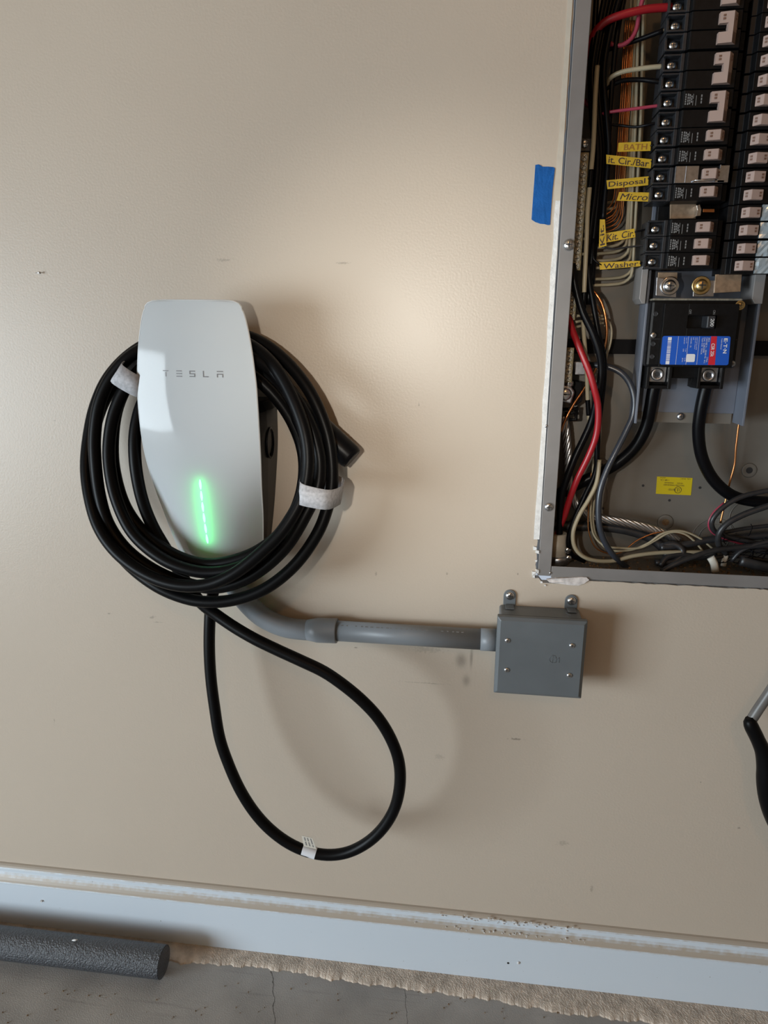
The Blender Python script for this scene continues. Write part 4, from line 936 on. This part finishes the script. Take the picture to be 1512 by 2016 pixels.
# heavy feeders
wire('black_cable', [(1126,520,-.024),(1130,548,-.022),(1145.5,610,-.02),(1167,656,-.018),(1180,693,-.018),(1184,722,-.02),(1181,758,-.022),(1173,795,-.026),(1165,828,-.03),(1152,858,-.03),(1134,896,-.028),(1117.5,938,-.028),(1105,980,-.032),(1102,1022,-.038),(1101,1056,-.042),(1100,1080,-.044)], 14, M['black_wire'], 'heavy black cable running alongside the thick red cable', 'cable', sides=12)
wire('black_cable', [(1158,520,-.034),(1161.5,562,-.032),(1167,591,-.03),(1173,627,-.028),(1179,660,-.028),(1188,700,-.03),(1189,740,-.032),(1184,790,-.036),(1178,840,-.04),(1176,880,-.042),(1172,930,-.042),(1152,975,-.04),(1128,1030,-.036),(1119,1068,-.036),(1126,1092,-.04),(1150,1104,-.05)], 10.5, M['black_wire'], 'black cable curving beside the cream wire in the bottom corner', 'cable', sides=12)
wire('red_cable', [(1113,605,-.036),(1120.7,627,-.03),(1126.6,649,-.024),(1138,678,-.016),(1150,707,-.012),(1161.5,736,-.01),(1170,765.5,-.01),(1176.8,795,-.012),(1177.5,830,-.014),(1173,860,-.016),(1159.6,896,-.018),(1137.7,941,-.022),(1122.5,980,-.03),(1112,1014,-.036),(1100.6,1042,-.042),(1094,1072,-.046)], 12.5, M['red_wire'], 'thick red cable sweeping down to the bottom left corner', 'cable', sides=12)
wire('main_cable', [(1290,752,-.05),(1285,775,-.05),(1280,805,-.052),(1271,842,-.056),(1250,880,-.06),(1215,912,-.064),(1160,942,-.068),(1112,966,-.072),(1080,985,-.075)], 24, M['black_wire'], 'very thick black cable from the left lug of the main breaker', 'cable', sides=16)
wire('main_cable', [(1392,752,-.05),(1386,775,-.05),(1379,810,-.052),(1375,850,-.056),(1382,900,-.06),(1405,945,-.062),(1440,975,-.062),(1480,986,-.062),(1540,990,-.062)], 23.5, M['black_wire'], 'very thick black cable from the right lug of the main breaker', 'cable', sides=16)
wire('copper_cable', [(1150,566,-.045),(1166,572,-.044),(1180,588,-.042),(1189,610,-.04),(1194,640,-.04),(1194,665,-.042),(1189,690,-.046),(1178,715,-.05),(1170,732,-.05),(1150,765,-.046),(1128,798,-.042),(1112,828,-.04),(1104,850,-.042)], 5.5, M['copper'], 'stranded copper ground cable looping over the black back strap', sides=9)
wire('cream_wire', [(1190,628,-.06),(1199,634,-.06),(1204,648,-.06),(1202,675,-.06),(1196,695,-.06),(1191,715,-.06)], 4, M['cream_wire'], 'thin cream wire beside the stranded copper ground cable')
wire('cream_wire', [(1190,640,-.064),(1197,650,-.064),(1198,675,-.064),(1193,700,-.064),(1188,720,-.064)], 3.5, M['cream_wire'], 'thin faded wire just inside the cream one beside the copper')
wire('grey_cable', [(1150,720,-.058),(1175,719,-.05),(1200,723,-.044),(1224,735,-.04),(1240,755,-.038),(1249,785,-.036),(1247,815,-.036),(1232,850,-.034),(1212,890,-.03),(1195,925,-.028),(1182,965,-.026),(1178,1005,-.026),(1181,1040,-.026),(1193,1072,-.03),(1212,1098,-.036),(1235,1118,-.05)], 12, M['grey_wire'], 'dark grey cable arching right then down to the panel floor', 'cable', sides=12)
def strand(pts, dia, n, turns, m, name, label):
    c = px_spline(pts, .003); R_ = dia*.000345; mb = MB(); N_ = len(c)
    for s_ in range(n):
        out = []
        for i in range(N_):
            tn = (c[min(i+1,N_-1)]-c[max(i-1,0)]).normalized(); e1 = tn.cross(Vector((0,-1,0))).normalized(); e2 = tn.cross(e1)
            a = 2*math.pi*(s_/n+turns*i/N_); out.append(c[i]+(e1*math.cos(a)+e2*math.sin(a))*R_*.66)
        mb.tube(out, R_*.36, 7)
    mb.tube(c, R_*.6, 8)
    return tag(mb.build(name, m), label, 'cable')
strand([(1108,818,-.056),(1113,850,-.058),(1117,900,-.062),(1119,945,-.066),(1128,985,-.07),(1150,1008,-.072),(1180,1020,-.07),(1225,1028,-.068),(1270,1038,-.068),(1310,1052,-.07),(1335,1066,-.075)], 19, 7, 4.5, M['aluminium'], 'stranded_cable', 'bare twisted aluminium cable along the bottom of the panel')
wire('dark_cable', [(1085,1032,-.078),(1130,1036,-.08),(1180,1037,-.08),(1235,1044,-.078),(1285,1062,-.074),(1310,1085,-.068),(1320,1110,-.06)], 20, M['dark_wire'], 'thick dark cable running behind the cream wires at the bottom', 'cable', sides=14)
wire('cream_wire', [(1180,905,-.04),(1178,930,-.038),(1173,955,-.034),(1158,985,-.03),(1140,1015,-.026),(1128,1050,-.024),(1133,1080,-.026),(1155,1099,-.03),(1200,1105,-.036),(1250,1094,-.042),(1300,1088,-.05),(1385,1087,-.06)], 8.5, M['cream_wire'], 'cream wire making a wide loop in the bottom left corner')
wire('cream_wire', [(1168,900,-.06),(1166,960,-.058),(1163,1020,-.054),(1170,1055,-.05),(1190,1074,-.046),(1225,1079,-.046),(1262,1078,-.05),(1290,1064,-.054),(1320,1048,-.056),(1345,1050,-.058),(1368,1066,-.062),(1386,1088,-.066)], 4.5, M['cream_wire'], 'thin cream wire twisting along the panel floor, left of a pair')
wire('cream_wire', [(1173,920,-.062),(1170,980,-.06),(1168,1030,-.056),(1177,1062,-.052),(1200,1082,-.05),(1240,1083,-.05),(1275,1070,-.052),(1305,1050,-.054),(1340,1045,-.058),(1375,1058,-.062),(1408,1084,-.066)], 4.5, M['cream_wire'], 'thin cream wire twisting along the panel floor, right of a pair')
wire('copper_wire', [(1164,930,-.06),(1158,1010,-.06),(1160,1050,-.058),(1175,1080,-.056),(1215,1090,-.056),(1258,1062,-.06),(1300,1048,-.062),(1350,1055,-.064),(1388,1090,-.066)], 3, M['copper'], 'bare copper wire twisted with the thin cream pair')
wire('copper_wire', [(1478,640,-.07),(1470,720,-.07),(1458,800,-.07),(1455,830,-.07),(1449,880,-.072),(1446,915,-.074),(1438,945,-.075),(1432,970,-.076),(1425,1000,-.076),(1418,1030,-.076)], 4, M['copper'], 'bare copper wire hanging on the right of the main breaker')
# tangle at the bottom right
wire('dark_cable', [(1540,962,-.045),(1500,968,-.045),(1455,980,-.043),(1420,1002,-.04),(1402,1025,-.04),(1404,1042,-.044),(1425,1054,-.055),(1480,1068,-.06),(1540,1078,-.06)], 10, M['dark_wire'], 'dark dusty cable doubling back at the bottom right', 'cable', sides=12)
wire('red_wire', [(1425,990,-.044),(1404,1010,-.043),(1395,1030,-.043),(1400,1046,-.048),(1430,1062,-.058),(1500,1080,-.06),(1540,1085,-.06)], 4, M['pink_wire'], 'dull red wire edging the dark cable that doubles back')
wire('dark_cable', [(1540,988,-.034),(1500,1000,-.034),(1460,1015,-.034),(1430,1032,-.034),(1416,1050,-.036),(1415,1072,-.042),(1430,1090,-.05)], 12, M['dark_wire'], 'dark cable bending down in front at the bottom right', 'cable', sides=12)
wire('dark_cable', [(1302,1126,-.022),(1330,1110,-.024),(1365,1096,-.028),(1405,1084,-.034),(1450,1078,-.042),(1540,1070,-.05)], 11, M['dark_wire'], 'dark grey cable rising from the panel lip towards the right', 'cable', sides=12)
wire('dark_cable', [(1300,1078,-.06),(1340,1074,-.062),(1400,1062,-.066),(1460,1058,-.068),(1540,1052,-.07)], 15, M['dark_wire'], 'thick dark cable lying behind the tangle', 'cable', sides=12)
wire('dark_cable', [(1290,1108,-.05),(1330,1104,-.052),(1345,1085,-.056),(1330,1072,-.06),(1300,1075,-.062)], 13, M['dark_wire'], 'short dark cable end curling on the panel floor', 'cable', sides=12)
wire('dark_cable', [(1430,1092,-.055),(1470,1082,-.056),(1540,1092,-.056)], 12, M['dark_wire'], 'dark cable crossing low at the right edge', 'cable', sides=12)
for k_, (pl, dia, lb_) in enumerate((([(1395,1100,-.05),(1440,1094,-.052),(1490,1100,-.05),(1540,1108,-.05)],9,'thin dark cable lowest in the tangle at the right'),
    ([(1425,1048,-.06),(1470,1040,-.064),(1540,1032,-.066)],8,'dark wire crossing above the tangle at the right edge'),
    ([(1440,1105,-.046),(1455,1088,-.044),(1480,1075,-.044),(1540,1060,-.046)],8,'dark wire slanting up through the tangle'),
    ([(1300,1115,-.045),(1312,1098,-.05),(1345,1092,-.054),(1380,1098,-.056),(1410,1090,-.058)],12,'dark cable curving over crumbs on the panel floor'))):
    wire('dark_wire', pl, dia, M['dark_wire'], lb_, sides=10)
mb = MB()
for k in range(26):
    x, y = random.uniform(1425,1510), random.uniform(1055,1105); pts = [at(x,y,-.05)]
    a = random.uniform(0,6.28)
    for j in range(5):
        a += random.uniform(-.7,.7); x += 7*math.cos(a); y = min(1108, y+5*math.sin(a)); pts.append(at(x,y,-.05+random.uniform(-.004,.008)))
    mb.tube(spline(pts,.004), .0006, 5)
tag(mb.build('frayed_threads', M['black_wire'], kind='stuff'), 'frayed black threads in the tangle at the bottom right', 'threads')
# cut cable sheaths
for pts, dia, m, lab in (([(1399,1097,-.036),(1406,1110,-.034),(1408,1126,-.034)], 15, M['paper'], 'torn white paper sheath end standing on the panel floor'),
                    ([(1430,1092,-.05),(1426,1104,-.05),(1424,1114,-.05)], 11, M['paper'], 'small torn paper sheath end beside the white one'),
                    ([(1458,1104,-.036),(1480,1110,-.034),(1512,1118,-.034),(1540,1122,-.034)], 20, M['dark_wire'], 'ribbed dark grey sheath lying at the right of the panel floor')):
    wire('cable_sheath', pts, dia, m, lab, 'cable sheath', flat=.6, sides=12)
# bushing and locknut in the bottom left corner
t = thing('cable_bushing', 'cream plastic bushing with a steel locknut in the bottom left corner of the panel', 'bushing', at(1100,1112,-.045))
mb = MB().tube([at(1098,1050,-.045),at(1098,1104,-.045)], [.0125,.0125], 20); mb.build('sleeve', M['sleeve_plastic'], t)
mb = MB().tube([at(1098,1092,-.045),at(1098,1096,-.045),at(1098,1106,-.045),at(1098,1109,-.045)], [.0150,.0165,.0165,.0150], 8); mb.build('locknut', M['zinc'], t)
for q in ((1118,1083),(1119,1099)): inst(S_STEEL, 'clamp_screw', t, at(*q,-.036), .0050)
# debris on the panel floor
mb = MB()
for k in range(240):
    crumb(mb, Vector((random.uniform(fiL+.03, eR-.05), random.uniform(.02,.085), eB+.0022)), random.uniform(.0006,.0022))
tag(mb.build('rust_crumbs', M['rust'], kind='stuff'), 'brown crumbs scattered over the floor of the panel', 'debris')

# ------------------------------------------------------------------ yellow flags
def wflag(q, p, txt, label, ink='ink', frac=(.05,.14,.9,.72), rot90=False, shear=0.0, tail=None):
    tl_, tr_, br2, bl2 = [at(x,y,p) for x,y in q]; front = [tl_,tr_,br2,bl2]; back = [v+Vector((0,.0006,0)) for v in front]
    t = thing('wire_flag', label, 'label', bl2, 'yellow wire flags')
    MB().add(front+back, [(0,1,2,3),(7,6,5,4),(0,4,5,1),(1,5,6,2),(2,6,7,3),(3,7,4,0)]).build('flag', M['flag_yellow'], t)
    if txt:
        off_ = Vector((0,-.0003,0)); mb = MB()
        if rot90: o2, ux2, uy2 = br2, tr_-br2, bl2-br2
        else: o2, ux2, uy2 = bl2, br2-bl2, tl_-bl2
        put_text(mb, txt, o2+ux2*frac[0]+uy2*frac[1]+off_, ux2*frac[2], uy2*frac[3], shear=shear, bold=0.0 if 'M' in txt else .008); mb.build('handwriting', M[ink], t)
    if tail: MB().tube(px_spline([(x,y,p_) for x,y,p_ in tail]), .0011, 7).build('wire_tail', M['black_wire'], t)
FPz = -.026
wflag([(1218,281),(1281.5,278.5),(1280.5,297),(1216,299)], FPz, 'BATH', 'yellow flag with a faded BATH, highest of the flags', 'ink_faded', (.18,.15,.7,.65), tail=[(1280,287,-.0265),(1292,284,-.026),(1300,281,-.026)])
wflag([(1193.5,304.5),(1283,313.5),(1281,331.5),(1194,322.5)], FPz+.002, 'it. Cir./Bar', 'yellow flag handwritten Kit. Cir./Bar', frac=(.04,.12,.92,.74), shear=.15, tail=[(1281,318,-.0245),(1290,316,-.025),(1299,314,-.026)])
wflag([(1194,355),(1277,347),(1276,364.5),(1196,372.5)], FPz+.002, 'Disposal', 'yellow flag handwritten Disposal', frac=(.03,.06,.92,.74), shear=.1, tail=[(1275,352,-.0245),(1284,350,-.025),(1292,350,-.026)])
wflag([(1219,378),(1280,379),(1278,397),(1214,395)], FPz, 'Micro', 'yellow flag handwritten Micro', frac=(.08,.12,.84,.72), shear=.1, tail=[(1278,388,-.0265),(1284,386,-.026),(1290,385,-.026)])
wflag([(1192,459),(1249,450),(1251,467),(1191,478)], FPz, 'Kit. Cir.', 'yellow flag handwritten Kit. Cir. tilted above the washer flag', frac=(.05,.12,.9,.7), shear=.1, tail=[(1249,457,-.0265),(1262,454,-.027),(1274,451,-.028)])
wflag([(1181,432),(1191,432),(1194,484),(1179,488)], FPz+.003, 'Kit.', 'yellow flag hanging upright at the left of the Kit. Cir. one', frac=(.06,.2,.75,.6), rot90=True)
wflag([(1180,516.5),(1260,513.5),(1261,524),(1181,531)], FPz, 'Washer', 'yellow flag handwritten Washer, lowest of the flags', frac=(.1,.06,.85,.68), shear=.1, tail=[(1259,519,-.0265),(1266,517,-.027),(1272,516,-.028)])
wire('black_wire', [(1170,470,-.034),(1168,495,-.03),(1169,510,-.028),(1184,522,-.027)], 4, M['black_wire'], 'thin black wire feeding the Washer flag')
wire('grey_wire', [(1186,486,-.026),(1205,490,-.028),(1240,486,-.03),(1276,482,-.03)], 3, M['dark_wire'], 'thin grey wire running right from the upright flag')

# ------------------------------------------------------------------ blue tape
q = [(1054,324.5),(1060,323.5),(1064,325),(1068,328),(1080,328),(1089.5,329),(1092.5,331.5),(1088,372),(1085,412),(1083,442.5),(1079,443),(1072,441),(1064,440.5),(1054,437),(1046.5,432),(1049,395),(1052,355)]
f_ = [at(x,y,.0008+.0006*random.random()) for x,y in q]; b_ = [Vector((v.x,-.0002,v.z)) for v in f_]; k = len(q); mb = MB()
cc = at(1069,384,.0012); mb.add(f_+[cc]+b_, [(i,(i+1)%k,k) for i in range(k)]+[(i,k+1+i,k+1+(i+1)%k,(i+1)%k) for i in range(k)])
tag(mb.build('masking_tape', M['tape_blue']), 'torn strip of blue masking tape stuck beside the panel', 'tape')

# ------------------------------------------------------------------ foam tube on the floor
FR = .0245
fa, fb = fl(-120,1841,FR), fl(322,1894,FR)
dd = (fb-fa).normalized(); fa = fa-dd*.15
mb = MB(); sides = 32; up_ = Vector((0,0,1)); sd = dd.cross(up_).normalized(); n_ = 60
def fring(c, r, wob=0.0): return [c+(sd*math.cos(2*math.pi*k/sides)+up_*math.sin(2*math.pi*k/sides))*(r*(1+random.uniform(-wob,wob))) for k in range(sides)]
L_ = (fb-fa).length
vs = []; 
for i in range(n_+1): vs += fring(fa+dd*(L_*i/n_), FR*(.985 if i == n_ else 1), .006)
mb.add(vs, [(i*sides+k,(i+1)*sides+k,(i+1)*sides+(k+1)%sides,i*sides+(k+1)%sides) for i in range(n_) for k in range(sides)], smooth=True)
for c, s_ in ((fa,0),(fb,1)):
    o_r = fring(c+dd*(.0004 if s_ else -.0004), FR*.97); i_r = fring(c+dd*(.0012 if s_ else -.0012), FR*.6)
    mb.add(o_r+i_r, [(k,(k+1)%sides,sides+(k+1)%sides,sides+k) for k in range(sides)]+[[sides+k for k in range(sides)]])
tag(mb.build('foam_pipe_insulation', M['foam'], origin=(fb.x-.1,fb.y,0)), 'dark grey foam pipe insulation lying on the floor along the baseboard', 'foam tube')
c = fl(147,1851,2*FR+.0012); mb = MB(); 
pc = c; e1 = Vector((.006,0,.0)); 
mb.tube([pc+Vector((-.0045,.0,-.001)),pc,pc+Vector((.0045,.001,.0004))], [.0010,.0020,.0012], 7, flat=.6)
tag(mb.build('plaster_chip', M['plaster']), 'small white plaster chip lying on the foam tube', 'debris')

# ------------------------------------------------------------------ hose at the right edge
t = thing('rubber_hose', 'black rubber hose with a dull grey pipe joined to it at the right edge', 'hose', at(1490,1600,.05))
pp_ = [at(1690,1120,-.004), at(1668,1145,.02), at(1630,1200,.042), at(1545,1318,.046), at(1512,1368,.046), at(1493,1396,.046), at(1477,1421,.046)]
MB().tube(spline(pp_), .0068, 16).build('pipe_stub', M['hose_pipe'], t)
hs_ = spline([at(1474,1413,.050), at(1478,1427,.05), at(1490,1452,.05), at(1502,1480,.05), at(1507,1510,.05), at(1508,1545,.05), at(1513,1578,.05), at(1524,1610,.05), at(1545,1650,.05),
              Vector((.53,-.055,.20)), Vector((.56,-.075,.08)), Vector((.60,-.11,.022)), Vector((.70,-.16,.0125)), Vector((.95,-.20,.0125))])
hr = [.0092]*len(hs_)
for k_, r_ in enumerate((.0045,.0078,.0090)): hr[k_] = r_
for k_ in range(8, len(hs_)): hr[k_] = .0092+min(1,(k_-8)/12)*.0026
MB().tube(hs_, hr, 16).build('rubber_sleeve', M['black_rubber'], t)

# ------------------------------------------------------------------ crumbs, nail
for q, r in (((165/2,1660+227/2),.0020),((1700/2-72,1700),.0)):
    if r: mb = MB(); crumb(mb, at(82,1774,.017), r); tag(mb.build('plaster_chip', M['plaster']), 'white crumb stuck to the baseboard face above the foam tube', 'debris')
mb = MB()
for k in range(150):
    x = random.gauss(1010,75); t_ = random.choice((1,2)); y = 1776+(x-756)*.1098+(12 if t_ == 1 else 37)+random.uniform(-5,5)
    v = at(x, y, .0085 if t_ == 1 else .0135); crumb(mb, (v.x, v.y-.0004, v.z), random.uniform(.0004,.0014))
tag(mb.build('drywall_crumbs', M['plaster'], kind='stuff'), 'white drywall crumbs scattered on the ledges of the baseboard', 'debris')
mb = MB()
for k in range(60):
    v = fl(random.uniform(0,1200), random.uniform(1935,2014), 0.0005); crumb(mb, v, random.uniform(.0004,.0012))
tag(mb.build('floor_grit', M['rust'], kind='stuff'), 'dark grit specks scattered on the concrete floor', 'debris')
mb = MB().tube([at(67,537.5,-.002),at(78,537,.004)], .0006, 8); mb.lathe(at(78.5,537,.004), Vector((.5,-.85,0)), [(.0016,0),(.0016,.0005),(.0010,.0008)], 12)
tag(mb.build('nail', M['steel']), 'small bent nail sticking out of the wall at the left', 'nail')
for q in ((1000+15,1886),(1001-6+22,1890)): pass
MB().lathe(at(1000.5,1896,.0160), (0,-1,0), [(.0019,0),(.0019,.0002)], 10).build('nail_hole', M['slot_dark'], bb)
MB().lathe(at(1021,1895,.0160), (0.4,-1,0), [(.0030,0),(.0022,.0014),(.0006,.0018)], 9).build('paint_chip', M['plaster'], bb)
